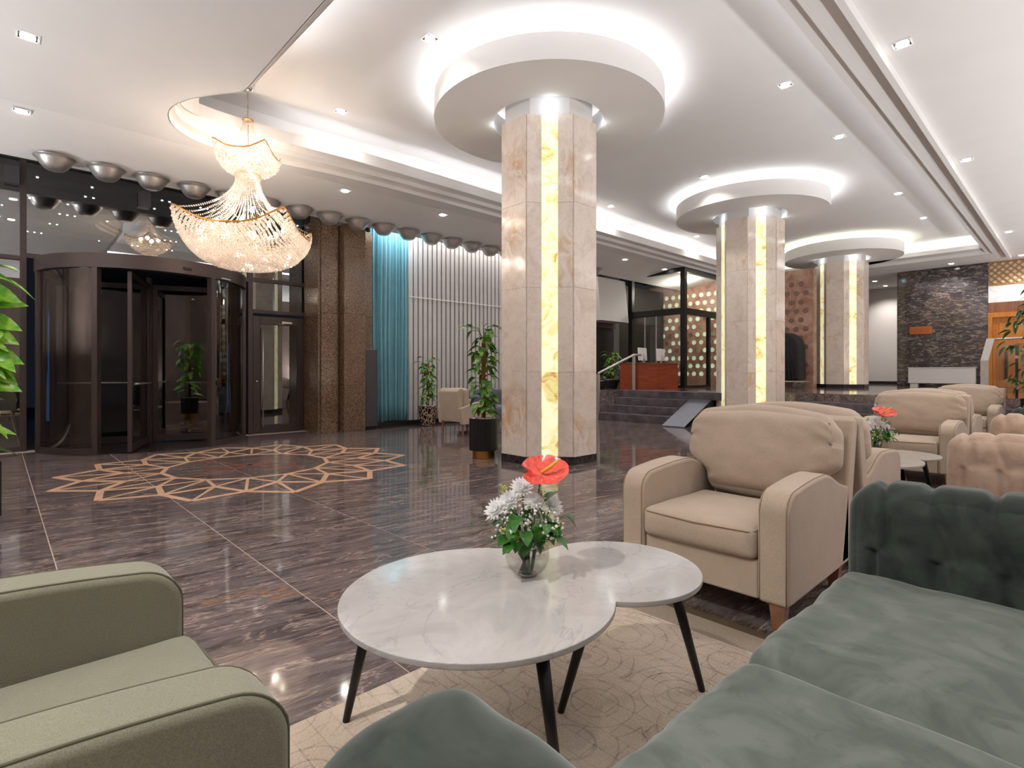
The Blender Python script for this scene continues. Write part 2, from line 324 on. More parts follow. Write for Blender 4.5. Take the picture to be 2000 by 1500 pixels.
def lattice_mat():
    return plain('lattice_wood', srgb(160, 118, 70), 0.5)
M['lattice'] = lattice_mat()
M['lattice_back'] = plain('lattice_backing', srgb(226, 206, 176), 0.7)

# ------------------------------------------------------------------ mesh helpers
class B:
    def __init__(s): s.v = []; s.f = []
    def add(s, vs, fs):
        o = len(s.v); s.v += [tuple(p) for p in vs]; s.f += [tuple(i + o for i in f) for f in fs]; return s
    def box(s, x0, x1, y0, y1, z0, z1):
        return s.add([(x0, y0, z0), (x1, y0, z0), (x1, y1, z0), (x0, y1, z0), (x0, y0, z1), (x1, y0, z1), (x1, y1, z1), (x0, y1, z1)],
                     [(0, 3, 2, 1), (4, 5, 6, 7), (0, 1, 5, 4), (1, 2, 6, 5), (2, 3, 7, 6), (3, 0, 4, 7)])
    def prism(s, poly, z0, z1):
        n = len(poly); a = sum(poly[i][0] * poly[(i + 1) % n][1] - poly[(i + 1) % n][0] * poly[i][1] for i in range(n))
        if a < 0: poly = poly[::-1]
        return s.add([(x, y, z0) for x, y in poly] + [(x, y, z1) for x, y in poly],
                     [tuple(range(n))[::-1], tuple(range(n, 2 * n))] + [(i, (i + 1) % n, n + (i + 1) % n, n + i) for i in range(n)])
    def extr(s, poly, a0, a1, axis='x'):   # poly in the (y,z) plane swept along x
        b = B().prism(poly, a0, a1); m = {'x': lambda p: (p[2], p[0], p[1]), 'y': lambda p: (p[0], p[2], p[1])}[axis]
        return s.add([m(p) for p in b.v], b.f)
    def lathe(s, prof, n=32, c=(0, 0), cap=True):
        o = len(s.v); k = len(prof)
        for i in range(n):
            a = 2 * PI * i / n
            for r, z in prof: s.v.append((c[0] + r * math.cos(a), c[1] + r * math.sin(a), z))
        for i in range(n):
            j = (i + 1) % n
            for q in range(k - 1): s.f.append((o + i * k + q, o + j * k + q, o + j * k + q + 1, o + i * k + q + 1))
        if cap:
            if prof[0][0] > 1e-4: s.f.append(tuple(o + i * k for i in range(n))[::-1])
            if prof[-1][0] > 1e-4: s.f.append(tuple(o + i * k + k - 1 for i in range(n)))
        return s
    def tube(s, path, r, n=8, closed=False):
        path = [Vector(p) for p in path]; o = len(s.v); m = len(path); up = Vector((0, 0, 1))
        for i, p in enumerate(path):
            a = path[(i - 1) % m] if (closed or i) else p; b = path[(i + 1) % m] if (closed or i < m - 1) else p
            t = (b - a).normalized(); x = t.cross(up)
            if x.length < 1e-3: x = t.cross(Vector((1, 0, 0)))
            x.normalize(); y = x.cross(t); rr = r[i] if isinstance(r, (list, tuple)) else r
            for k in range(n):
                q = 2 * PI * k / n; s.v.append(tuple(p + x * (rr * math.cos(q)) + y * (rr * math.sin(q))))
        for i in range(m if closed else m - 1):
            j = (i + 1) % m
            for k in range(n):
                l = (k + 1) % n; s.f.append((o + i * n + k, o + i * n + l, o + j * n + l, o + j * n + k))
        if not closed: s.f.append(tuple(o + k for k in range(n))[::-1]); s.f.append(tuple(o + (m - 1) * n + k for k in range(n)))
        return s
    def xf(s, mat):
        s.v = [tuple(mat @ Vector(p)) for p in s.v]; return s

def tag(o, label=None, cat=None, group=None, kind=None):
    if label: o['label'] = label
    if cat: o['category'] = cat
    if group: o['group'] = group
    if kind: o['kind'] = kind
    return o
def mesh(name, b, m, smooth=False):
    me = bpy.data.meshes.new(name); me.from_pydata(b.v, [], b.f)
    me.materials.append(M[m] if isinstance(m, str) else m)
    if smooth: me.polygons.foreach_set('use_smooth', [True] * len(me.polygons))
    me.update(); return me
def mk(name, b, m, parent=None, loc=None, smooth=False, bevel=0, label=None, cat=None, group=None, kind=None, seg=2, auto=None):
    me = b if isinstance(b, bpy.types.Mesh) else mesh(name, b, m, smooth)
    o = bpy.data.objects.new(name, me); COL.objects.link(o)
    if loc is not None: o.location = loc
    if parent: o.parent = parent
    if bevel:
        md = o.modifiers.new('bevel', 'BEVEL'); md.width = bevel; md.segments = seg; md.limit_method = 'ANGLE'; md.angle_limit = 0.6
        me.polygons.foreach_set('use_smooth', [True] * len(me.polygons))
        wn = o.modifiers.new('wn', 'WEIGHTED_NORMAL'); wn.keep_sharp = True
    elif auto:
        me.polygons.foreach_set('use_smooth', [True] * len(me.polygons))
        es = o.modifiers.new('es', 'EDGE_SPLIT'); es.split_angle = auto
    return tag(o, label, cat, group, kind)
def emp(name, loc, rz=0, label=None, cat=None, group=None, kind=None):
    o = bpy.data.objects.new(name, None); COL.objects.link(o); o.location = loc; o.rotation_euler = (0, 0, rz); o.empty_display_size = 0.1
    return tag(o, label, cat, group, kind)
def dup(o, loc=None, rz=None, label=None, parent=None):
    r = o.copy(); COL.objects.link(r)
    if parent is not None: r.parent = parent
    if loc is not None: r.location = loc
    if rz is not None: r.rotation_euler = (0, 0, rz)
    if label: r['label'] = label
    for ch in list(o.children):
        dup(ch, parent=r)
    return r
def soft(sx, sy, sz, r, n=10, bulge=(0, 0, 0), fn=None, mat=None):
    """rounded, puffed box centred on the origin"""
    h = (sx / 2, sy / 2, sz / 2); vs = []; idx = {}; fs = []
    mx = max(h); ns = [max(4, int(round(n * (q / mx) ** 0.6))) for q in h]
    def tt(i, k, hh):
        # finer rows near the rounded edges
        u = -1 + 2 * i / k; return 1.25 * u - .25 * u ** 3
    def vid(p):
        k = (round(p[0], 5), round(p[1], 5), round(p[2], 5))
        if k not in idx: idx[k] = len(vs); vs.append(k)
        return idx[k]
    for ax in range(3):
        a, b = (ax + 1) % 3, (ax + 2) % 3
        for sg in (-1, 1):
            for i in range(ns[a]):
                for j in range(ns[b]):
                    q = []
                    for (ii, jj) in ((i, j), (i + 1, j), (i + 1, j + 1), (i, j + 1)):
                        p = [0, 0, 0]; p[ax] = sg; p[a] = tt(ii, ns[a], h[a]); p[b] = tt(jj, ns[b], h[b]); q.append(vid(p))
                    fs.append(tuple(q) if sg > 0 else tuple(q[::-1]))
    out = []
    for p in vs:
        P = Vector((p[0] * h[0], p[1] * h[1], p[2] * h[2]))
        I = Vector([max(-(h[k] - r), min(h[k] - r, P[k])) for k in range(3)]); d = P - I
        nn = d.normalized() if d.length > 1e-6 else Vector((0, 0, 1)); P = I + nn * r
        for k in range(3):
            if bulge[k]:
                a, b = (k + 1) % 3, (k + 2) % 3
                P[k] += bulge[k] * nn[k] * (1 - p[a] ** 2) * (1 - p[b] ** 2) if abs(nn[k]) > 0.01 else 0
        if fn: P = fn(P, nn, p)
        out.append(tuple(mat @ P) if mat else tuple(P))
    b = B(); b.v = out; b.f = fs; return b
def smoothstep(a, b, x):
    t = max(0, min(1, (x - a) / (b - a))); return t * t * (3 - 2 * t)

# ------------------------------------------------------------------ FLOOR
floor = mk('floor', B().box(-10.75, 3, -5, 11.85, -0.12, -0.0016), 'grout', kind='structure')
P0, XP = 0.894, 0.447
tile_me = mesh('floor_tile', B().box(-XP / 2 + 0.003, XP / 2 - 0.003, -P0 / 2 + 0.003, P0 / 2 - 0.003, -0.0015, 0.0003), 'tile')
cells = []
for i in range(-7, 20):
    for k in range(-6, 13):
        cx, cy = -1.898 - XP * (i + 0.5), 0.252 + P0 * (k + 0.5)
        if cy > 11.75 or cx < -10.6: continue
        d = 0.7257 * -cx + 0.688 * cy
        lat = (0.688 * cx + 0.7257 * cy) / max(d, 0.01)
        seen = d > 0.55 and abs(lat) < 1.1
        cells.append((0 if seen else 1, math.hypot(cx, cy), cx, cy))
cells.sort()
for q in cells[:299]:
    o = bpy.data.objects.new('floor_tile', tile_me); COL.objects.link(o); o.parent = floor; o.location = (q[2], q[3], 0)
b = B()
for q in cells[299:]:
    b.box(q[2] - XP / 2 + 0.002, q[2] + XP / 2 - 0.002, q[3] - P0 / 2 + 0.002, q[3] + P0 / 2 - 0.002, -0.0015, 0.0003)
mk('floor_tile', b, 'tile_far', parent=floor, kind='stuff')
# round marble medallion set in the floor
med = emp('floor_medallion', (-7.12, 2.27, 0), 0.12, 'large round rosette of peach marble strips inlaid in the dark floor by the revolving door', 'floor inlay')
def strip(p, q, wdt, m='inlay', z=0.0016):
    p, q = Vector(p), Vector(q); t = (q - p).normalized(); nrm = Vector((-t.y, t.x)) * wdt / 2
    a = [p + nrm, p - nrm, q - nrm, q + nrm]
    mk('inlay_strip', B().prism([(v.x, v.y) for v in a], 0.0002, z + .0003), m, parent=med)
N = 14
ring = lambda r, off: [(r * math.cos(2 * PI * (k + off) / N), r * math.sin(2 * PI * (k + off) / N)) for k in range(N)]
r0, r1, r2, r3 = ring(.92, 0), ring(1.30, 0.5), ring(1.64, 0), ring(1.92, 0.5)
r0b, r2b, r3b = ring(1.12, 0), ring(1.50, 0.5), ring(1.86, 0)
for k in range(N):
    kn = (k + 1) % N
    strip(r0[k], r0[kn], 0.05, z=0.0016)
    strip(r0[k], r1[k], 0.035, z=0.0017); strip(r0[k], r1[k - 1], 0.035, z=0.0018)
    strip(r1[k], r2[k], 0.055, z=0.0019); strip(r1[k], r2[kn], 0.055, z=0.0020)
    strip(r2[k], r3[k], 0.06, z=0.0021); strip(r2[k], r3[k - 1], 0.06, z=0.0022)
    strip(r0[k], r0b[k], 0.03, z=0.0023); strip(r0b[k], r2[k], 0.03, z=0.00235); strip(r1[k], r2b[k], 0.04, z=0.0024); strip(r2b[k], r3[k], 0.03, z=0.00245)
for a in (0.35, 0.35 + PI / 2):
    strip((0.95 * math.cos(a), 0.95 * math.sin(a)), (-0.95 * math.cos(a), -0.95 * math.sin(a)), 0.06, 'inlay_red', 0.0014)
b = B()
for s in (-1, 1):
    pts = [(0.3 * s + 0.28 * math.cos(t * PI / 12), 0.42 * math.sin(t * PI / 12)) for t in range(24)]
    for i in range(24):
        p, q = Vector(pts[i]), Vector(pts[(i + 1) % 24]); c = Vector((0.3 * s, 0)); pi, qi = c + (p - c) * 0.88, c + (q - c) * 0.88
        b.add([(p.x, p.y, 0.0013), (q.x, q.y, 0.0013), (qi.x, qi.y, 0.0013), (pi.x, pi.y, 0.0013)], [(0, 1, 2, 3)])
mk('inlay_loop', b, 'inlay_red', parent=med)

# ------------------------------------------------------------------ CEILING
ceil = emp('ceiling', (0, 0, 0), kind='structure')
O = [(-1.72, 1.95), (-6.2, 1.95), (-6.6, 1.72), (-6.9, 1.55), (-7.33, 1.45), (-7.8, 1.6), (-8.08, 1.95), (-8.13, 2.35), (-8.08, 3.0), (-7.98, 3.8), (-7.93, 4.8), (-7.93, 19.8)]
I = [(-1.72, 2.12), (-6.28, 2.06), (-6.68, 1.84), (-6.98, 1.68), (-7.34, 1.56), (-7.56, 1.74), (-7.64, 2.10), (-7.66, 2.52), (-7.62, 3.1), (-7.57, 3.8), (-7.55, 4.8), (-7.55, 19.8)]
def smooth_chain(ch, n=4):
    out = []
    for i in range(len(ch) - 1):
        p0, p1, p2, p3 = [Vector(ch[max(0, min(len(ch) - 1, i + k))]) for k in (-1, 0, 1, 2)]
        m = 1 if (i == 0 or i == len(ch) - 2) else n
        for j in range(m):
            t = j / m
            if m == 1: out.append(tuple(p1)); continue
            d1, d2 = (p2 - p0) * 0.5, (p3 - p1) * 0.5
            L = (p2 - p1).length
            if d1.length > L: d1 = d1.normalized() * L
            if d2.length > L: d2 = d2.normalized() * L
            h = (2 * t**3 - 3 * t**2 + 1) * p1 + (t**3 - 2 * t**2 + t) * d1 + (-2 * t**3 + 3 * t**2) * p2 + (t**3 - t**2) * d2
            out.append(tuple(h))
    out.append(tuple(ch[-1])); return out
O, I = smooth_chain(O), smooth_chain(I)
poly = [(-8.3, -5), (-1.72, -5)] + O + [(-8.3, 19.8)]
mk('soffit', B().prism(poly, ZL, ZL + 0.06), 'ceil', parent=ceil)
mk('soffit', B().extr([(-8.3, 4.2), (-9.72, 4.0), (-9.72, 4.5), (-9.68, 4.5), (-9.68, 4.07), (-8.3, 4.26)], -5, 19.8, 'y'), 'ceil', parent=ceil)
mk('soffit', B().prism([(-1.72, -5), (4, -5), (4, 26), (-9.7, 26), (-9.7, 19.8), (-1.72, 19.8)], ZR, ZR + 0.06), 'ceil', parent=ceil)
Mid = [tuple((Vector(a) * 0.5 + Vector(c) * 0.5)) for a, c in zip(O, I)]
def ribbon(A, za, Bc, zb):
    n = len(A); return B().add([(x, y, za) for x, y in A] + [(x, y, zb) for x, y in Bc], [(i, i + 1, n + i + 1, n + i) for i in range(n - 1)])
for i, bb in enumerate((ribbon(O, ZL, O, ZL + 0.07), ribbon(O, ZL + 0.07, Mid, ZL + 0.07), ribbon(Mid, ZL + 0.07, Mid, ZL + 0.14), ribbon(Mid, ZL + 0.14, I, ZL + 0.14), ribbon(I, ZL + 0.14, I, ZL + 0.30))):
    o = mk('cove_step', bb, 'ceil', parent=ceil)
    so = o.modifiers.new('thick', 'SOLIDIFY'); so.thickness = 0.012; so.offset = 0
# right side and far end of the raised panel
bx = B().box(-1.73, -1.70, 1.9, 19.8, ZR - .001, ZR + 0.05); bx.box(-1.88, -1.70, 1.9, 19.9, ZR + 0.05, ZC)
mk('cove_step', bx, 'ceil', parent=ceil)
bx = B().box(-7.93, -1.72, 19.78, 19.82, ZR, ZR + 0.10); bx.box(-7.93, -1.88, 19.3, 19.8, ZR + 0.10, ZR + 0.125); bx.box(-7.6, -1.87, 19.28, 19.31, ZR + 0.10, ZR + 0.22)
mk('cove_step', bx, 'ceil', parent=ceil)
o = mk('cove_wall', ribbon([(-8.26, 1.1), (-8.26, 3.2), (-8.05, 5.4), (-8.03, 20.2)], ZL + 0.05, [(-8.26, 1.1), (-8.26, 3.2), (-8.05, 5.4), (-8.03, 20.2)], ZC + .02), 'ceil', parent=ceil); so = o.modifiers.new('thick', 'SOLIDIFY'); so.thickness = 0.03; so.offset = 0
kk = max(i for i, p in enumerate(I) if p[1] < 2.11 and p[0] > -7.60) + 1
o = mk('cove_wall', ribbon(I[:kk], ZL + 0.14, I[:kk], ZC), 'ceil', parent=ceil); so = o.modifiers.new('thick', 'SOLIDIFY'); so.thickness = 0.02; so.offset = 0

mk('cove_wall', B().box(-8.3, -1.4, 20.0, 20.06, ZR + 0.06, ZC), 'ceil', parent=ceil)
mk('cove_wall', B().box(-8.3, -1.4, 1.1, 1.16, ZL + 0.06, ZC), 'ceil', parent=ceil)
mk('cove_wall', B().box(-1.46, -1.4, 1.1, 20.5, ZL + 0.1, ZC), 'ceil', parent=ceil)
mk('raised_panel', B().box(-8.3, -1.4, 1.1, 20.5, ZC, ZC + 0.08), 'ceil', parent=ceil)
# slot over the curtain
mk('slot_top', B().box(-10.95, -9.68, -5, 17.6, 4.52, 4.56), 'ceil', parent=ceil)

# ------------------------------------------------------------------ WALLS behind and beside the camera
mk('wall_back', B().box(-10.95, 4, -5.1, -5, 0, 4.6), 'lounge_wall', kind='structure')
mk('wall_right', B().box(4, 4.1, -5, 26, 0, 4.6), 'lounge_wall', kind='structure')

# ------------------------------------------------------------------ platform, steps, ramp
plat = mk('platform', B().prism([(-8.1, 11.75), (-5.2, 11.75), (-5.2, 12.6), (4, 12.6), (4, 26), (-10.95, 26), (-10.95, 11.2), (-8.1, 11.2)], 0.0, 0.7), 'tile_far', kind='structure')
st = emp('steps', (0, 0, 0), kind='structure')
for k in range(3):
    y0 = 10.62 + 0.3 * k
    mk('step', B().box(-8.1, -6.22, y0, 11.75 - 0.002, k * 0.175 + (0.0 if k == 0 else 0.001), (k + 1) * 0.175), 'step', parent=st, bevel=0.006)
mk('step', B().box(-8.1, -5.2, 11.46, 11.749, 0.526, 0.6995), 'step', parent=st, bevel=0.006)
for k in range(3):
    y0 = 11.72 + 0.3 * k
    mk('step', B().box(-4.3, 3.9, y0, 12.598, k * 0.175 + (0.0 if k == 0 else 0.001), (k + 1) * 0.175), 'step', parent=st, bevel=0.006)
ramp = emp('wheelchair_ramp', (0, 0, 0), 0, 'grey ribbed metal wheelchair ramp laid over the stairs beside the middle column', 'ramp')
A = [(10.28, 0.004), (11.9, 0.705), (12.05, 0.705), (12.05, 0.72), (11.88, 0.72), (10.28, 0.02)]
mk('deck', B().extr(A, -6.2, -5.68), 'ramp', parent=ramp)
b = B()
for i in range(26):
    x = -6.19 + 0.02 * i; b.extr([(10.3, 0.021), (11.88, 0.721), (11.88, 0.727), (10.3, 0.027)], x, x + 0.007)
mk('rib', b, 'ramp', parent=ramp, kind='stuff')
mk('side_skirt', B().extr([(10.4, 0.0), (11.7, 0.0), (11.7, 0.62), (11.65, 0.60)], -5.69, -5.66), 'black', parent=ramp)

# ------------------------------------------------------------------ COLUMNS
def column(cx, cy, z0, lab):
    root = emp('column', (cx, cy, 0), 0, lab, 'column', 'onyx clad columns under round ceiling discs')
    hw, w2 = 0.645, 0.225
    joints = [z for z in (z0 + 0.10 if z0 == 0 else z0 + 0.10, 1.15, 2.205, 3.26, 4.35)]
    core = [(hw - .07, w2), (w2, hw - .07), (-w2, hw - .07), (-hw + .07, w2), (-hw + .07, -w2), (-w2, -hw + .07), (w2, -hw + .07), (hw - .07, -w2)]
    mk('core', B().prism(core, z0 + 0.001, ZC - 0.002), 'ceil', parent=root)
    sk = [(hw, w2), (w2, hw), (-w2, hw), (-hw, w2), (-hw, -w2), (-w2, -hw), (w2, -hw), (hw, -w2)]
    mk('skirting', B().prism(sk, z0 + 0.0015, z0 + 0.098), 'skirt', parent=root)
    for k in range(4):
        za, zb = joints[k] + 0.0015, joints[k + 1] - 0.0015
        fm = mesh('onyx_slab', B().box(hw - 0.069, hw, -w2 + 0.006, w2 - 0.006, za, zb), 'onyx')
        # chamfer: two panels folding inwards to a backlit strip
        pA, pB = Vector((hw - 0.012, w2)), Vector((w2, hw - 0.012)); u = (pB - pA).normalized(); nn = Vector((u.y, -u.x)); L = (pB - pA).length
        sw = 0.105; dep = 0.035
        def quad(s0, d0, s1, d1, th=0.02):
            a = pA + u * s0 - nn * d0; c = pA + u * s1 - nn * d1; return [(a.x, a.y), (c.x, c.y), (c.x - nn.x * th, c.y - nn.y * th), (a.x - nn.x * th, a.y - nn.y * th)]
        c1 = mesh('onyx_panel', B().prism(quad(0.004, 0, L / 2 - sw, dep), za, zb), 'onyx')
        c2 = mesh('onyx_panel', B().prism(quad(L / 2 + sw, dep, L - 0.004, 0), za, zb), 'onyx')
        ls = mesh('light_strip', B().prism(quad(L / 2 - sw + 0.003, dep + 0.004, L / 2 + sw - 0.003, dep + 0.004), za, zb), 'onyx_lit')
        for q in range(4):
            for me, nm in ((fm, 'onyx_slab'), (c1, 'onyx_panel'), (c2, 'onyx_panel'), (ls, 'light_strip')):
                o = bpy.data.objects.new(nm, me); COL.objects.link(o); o.parent = root; o.rotation_euler = (0, 0, q * PI / 2)
    # ceiling disc with a cove light on its top
    green = cy > 15
    disc = emp('ceiling_disc', (cx, cy, 0), 0, {5.39: 'nearest round white ceiling disc around the tall onyx column by the fig pot', 11.8: 'middle round white ceiling disc around the second onyx column', 18.25: 'farthest round white ceiling disc with greenish glow around the third column'}[cy], 'ceiling disc', 'round ceiling discs')
    prof = [(0.74, 4.5), (1.52, 4.5), (1.52, 4.80), (1.49, 4.80), (1.49, 4.77), (0.74, 4.77), (0.74, 4.5)]
    mk('disc_body', B().lathe(prof, 96, cap=False), 'ceil', parent=disc, auto=0.5)
    mk('led_strip', B().lathe([(1.36, 4.772), (1.40, 4.772), (1.40, 4.785), (1.36, 4.785), (1.36, 4.772)], 64, cap=False), 'led_green' if green else 'led_cool', parent=disc)
    for q in range(4):
        a = PI / 4 + q * PI / 2
        lamp('POINT', 'column_top_lamp', (0.68 * math.cos(a), 0.68 * math.sin(a), 4.46), .7, (0.8, 0.9, 1), parent=disc, shadow_soft_size=0.03)
    return root
column(-4.98, 5.39, 0, 'nearest tall cream onyx column with glowing yellow strips beside the gold-based planter')
column(-4.98, 11.8, 0, 'middle cream onyx column with glowing strips beside the grey ramp')
column(-4.98, 18.25, 0.7, 'farthest cream onyx column with glowing strips standing on the platform')

# ------------------------------------------------------------------ DOWNLIGHTS
dl = None; ndl = {}
ORD = ['first', 'second', 'third', 'fourth', 'fifth', 'sixth', 'seventh', 'eighth', 'ninth', 'tenth', 'eleventh', 'twelfth', 'thirteenth', 'fourteenth', 'fifteenth', 'sixteenth', 'seventeenth', 'eighteenth', 'nineteenth', 'twentieth', 'twenty-first', 'twenty-second', 'twenty-third']
def downlight(x, y, z, power=SPOT_W, col=(1, 0.95, 0.88), lab='square recessed ceiling downlight with a bright round lens'):
    global dl
    if dl is None:
        root = emp('downlight', (0, 0, 0), 0, lab, 'downlight', 'square recessed ceiling downlights')
        f = B().box(-.085, .085, -.085, -.068, -.006, 0).box(-.085, .085, .068, .085, -.006, 0).box(-.085, -.068, -.068, .068, -.006, 0).box(.068, .085, -.068, .068, -.006, 0)
        mk('frame', f, 'white_plastic', parent=root)
        mk('recess', B().box(-.068, .068, -.068, .068, -.0012, -.0004), 'black', parent=root)
        mk('lens', B().lathe([(0.056, -.0016), (0.056, -.014), (0.045, -.018), (0, -.018)], 20), 'lamp_disc', parent=root)
        dl = root; r = root
    else: r = dup(dl)
    zone = 'in the left soffit by the facade' if x < -7.9 else 'in the raised ceiling by its left cove' if x < -7 else 'in the raised ceiling between the column discs' if z == ZC and x < -4 else 'in the raised ceiling by its right edge' if z == ZC else 'in the hall ceiling beyond the columns' if y > 19.5 else 'in the left front soffit' if x < -1.7 else 'in the right soffit'
    ndl[zone] = ndl.get(zone, 0) + 1
    r.location = (x, y, z - 0.0005); r['label'] = ORD[ndl[zone] - 1] + ' nearest square recessed downlight ' + zone
    lamp('SPOT', 'downlight_lamp', (x, y, z - 0.04), power, col, spot_size=2.35, spot_blend=0.85, shadow_soft_size=0.035)
    return r
for y in (0.2, 4.2, 6.2, 8.2, 10.2, 12.2, 14.2): downlight(-8.47, y, ZL - .025, 30)
downlight(-6.6, 0.2, ZL, 30)
for x, y in ((-5.09, 3.55), (-7.385, 3.6), (-7.385, 10.1), (-7.385, 14.06), (-5.05, 9.9), (-5.05, 14.0), (-2.7, 7.5), (-2.7, 9.77), (-2.7, 13.77), (-2.7, 16.4)):
    downlight(x, y, ZC, 45)
downlight(-1.45, -1.4, ZR, 340)
for x, y in ((-1.24, 6.5), (-1.24, 10.75), (-1.2, 16.95), (0.9, 4.4)): downlight(x, y, ZR, 60)
for x, y, pw in ((-2.74, 20.7, 80), (-5.14, 22.7, 170), (-5.14, 24.2, 110), (-1.2, 20.6, 80)): downlight(x, y, ZR, pw)

# ------------------------------------------------------------------ LEFT SIDE: facade
XG = -10.66
outside = mk('pavement', B().box(-24, -10.76, -12, 26, -0.14, -0.02), 'asphalt', kind='structure')
fz = 4.5
def frame_piece(name, x0, x1, y0, y1, z0, z1, par): return mk(name, B().box(x0, x1, y0, y1, z0, z1), 'bronze', parent=par, bevel=0.004)
w1 = emp('window_1', (0, 0, 0), kind='structure')
frame_piece('mullion', XG - .05, XG + .05, 0.235, 0.31, 0, fz, w1)
frame_piece('mullion', XG - .05, XG + .05, -2.2, -2.1, 0, fz, w1)
frame_piece('mullion', XG - .05, XG + .05, 3.355, 3.44, 0, fz, w1)
frame_piece('mullion', XG - .05, XG + .05, 4.43, 4.51, 0, fz, w1)
frame_piece('transom', XG - .045, XG + .045, -5, 0.235, 0.0, 0.07, w1)
frame_piece('transom', XG - .045, XG + .045, -5, 0.235, 2.78, 2.84, w1)
frame_piece('transom', XG - .045, XG + .045, 0.31, 3.355, 2.82, 2.89, w1)
frame_piece('transom', XG - .045, XG + .045, 3.44, 4.43, 2.25, 2.32, w1)
frame_piece('transom', XG - .045, XG + .045, 3.44, 4.43, 2.84, 2.91, w1)
for y0, y1, z0, z1 in ((-2.1, .235, .07, 2.78), (-5, -2.2, .07, 2.78), (-2.1, .235, 2.84, fz), (-5, -2.2, 2.84, fz), (.31, 3.355, 2.89, fz), (3.44, 4.43, 2.32, 2.84), (3.44, 4.43, 2.91, fz)):
    mk('pane', B().box(XG - .004, XG + .004, y0, y1, z0, z1), 'glass', parent=w1)
# glazed side door
d1 = emp('door_1', (XG, 3.44, 0), kind='structure')
for a in ((-.03, .04, .005, .135, .01, 2.2), (-.03, .04, .84, .965, .01, 2.2), (-.03, .04, .136, .839, .01, .16), (-.03, .04, .136, .839, 2.05, 2.2)):
    mk('door_frame', B().box(*a), 'bronze', parent=d1, bevel=0.004)
mk('pane', B().box(-.004, .004, .136, .839, .161, 2.049), 'glass', parent=d1)
mk('door_handle', B().tube([(.075, .17, .12), (.075, .17, 1.98)], .014, 10).tube([(.04, .17, .3), (.075, .17, .3)], .008, 6).tube([(.04, .17, 1.8), (.075, .17, 1.8)], .008, 6), 'steel', parent=d1, smooth=True)
mk('door_closer', B().box(.041, .075, .52, .72, 2.08, 2.12).tube([(.06, .7, 2.07), (.09, .55, 2.065), (.05, .45, 2.07)], .006, 6), 'chrome', parent=d1)
mk('lock', B().lathe([(.014, 0), (.014, .01), (0, .012)], 12).xf(Matrix.Translation((.041, .07, .98)) @ Matrix.Rotation(PI / 2, 4, 'Y')), 'chrome', parent=d1)
# revolving door
RC = (-10.52, 1.80); R = 1.42
rev = emp('revolving_door', (*RC, 0), 0, 'large round bronze framed revolving door with curved glass walls', 'revolving door')
def arc_wall(a0, a1, r0, r1, z0, z1, n=24):
    b = B(); pts = [a0 + (a1 - a0) * i / n for i in range(n + 1)]
    for a in pts:
        c, s = math.cos(a), math.sin(a); b.v += [(r0 * c, r0 * s, z0), (r1 * c, r1 * s, z0), (r1 * c, r1 * s, z1), (r0 * c, r0 * s, z1)]
    for i in range(n):
        o = i * 4
        for k in range(4): b.f.append((o + k, o + (k + 1) % 4, o + 4 + (k + 1) % 4, o + 4 + k))
    b.f += [(3, 2, 1, 0), (n * 4, n * 4 + 1, n * 4 + 2, n * 4 + 3)]; return b
mk('canopy_ring', arc_wall(0, 2 * PI, R - 0.10, R, 2.60, 2.80, 80), 'bronze', parent=rev, auto=0.5)
mk('canopy_roof', B().lathe([(0, 2.70), (R - .1, 2.70), (R - .1, 2.74), (0, 2.74)], 64), 'black', parent=rev)
mk('sensor', B().box(R - .005, R + .02, -.06, .06, 2.66, 2.70).xf(Matrix.Rotation(0.17, 4, 'Z')), 'black', parent=rev, bevel=0.006)
mk('sensor', B().box(R - .005, R + .02, -.1, .1, 2.61, 2.635).xf(Matrix.Rotation(0.62, 4, 'Z')), 'steel', parent=rev, bevel=0.006)
aL = (math.radians(-82), math.radians(-36)); aR = (math.radians(26), math.radians(76))
for a0, a1 in (aL, aR, (aL[0] + PI, aL[1] + PI), (aR[0] + PI, aR[1] + PI)):
    mk('curved_pane', arc_wall(a0, a1, R - .055, R - .045, .09, 2.60), 'glass_door', parent=rev, auto=0.5)
    mk('bottom_rail', arc_wall(a0, a1, R - .08, R - .02, 0.0, .09), 'bronze', parent=rev, auto=0.5)
    for a in (a0, a1):
        mk('post', B().box(R - .10, R, -.035, .035, 0, 2.60).xf(Matrix.Rotation(a, 4, 'Z')), 'bronze', parent=rev, bevel=0.004)
for k in range(4):
    a = math.radians(-20 + 90 * k); mm = Matrix.Rotation(a, 4, 'Z')
    lf = mk('door_leaf', B().box(.05, .12, -.025, .025, .02, 2.58).box(1.22, 1.29, -.025, .025, .02, 2.58).box(.12, 1.22, -.025, .025, .02, .12).box(.12, 1.22, -.025, .025, 2.5, 2.58).xf(mm), 'bronze', parent=rev)
    mk('leaf_pane', B().box(.12, 1.22, -.004, .004, .12, 2.5).xf(mm), 'glass_door', parent=lf)
    mk('push_bar', B().tube([(.15, .05, .98), (1.19, .05, .98)], .014, 8).xf(mm), 'steel', parent=lf, smooth=True)
mk('centre_post', B().lathe([(.05, .001), (.05, 2.69)], 16), 'bronze', parent=rev)
mk('floor_ring', B().lathe([(0, .001), (R - .11, .001), (R - .11, .004), (0, .004)], 64), 'skirt', parent=rev)
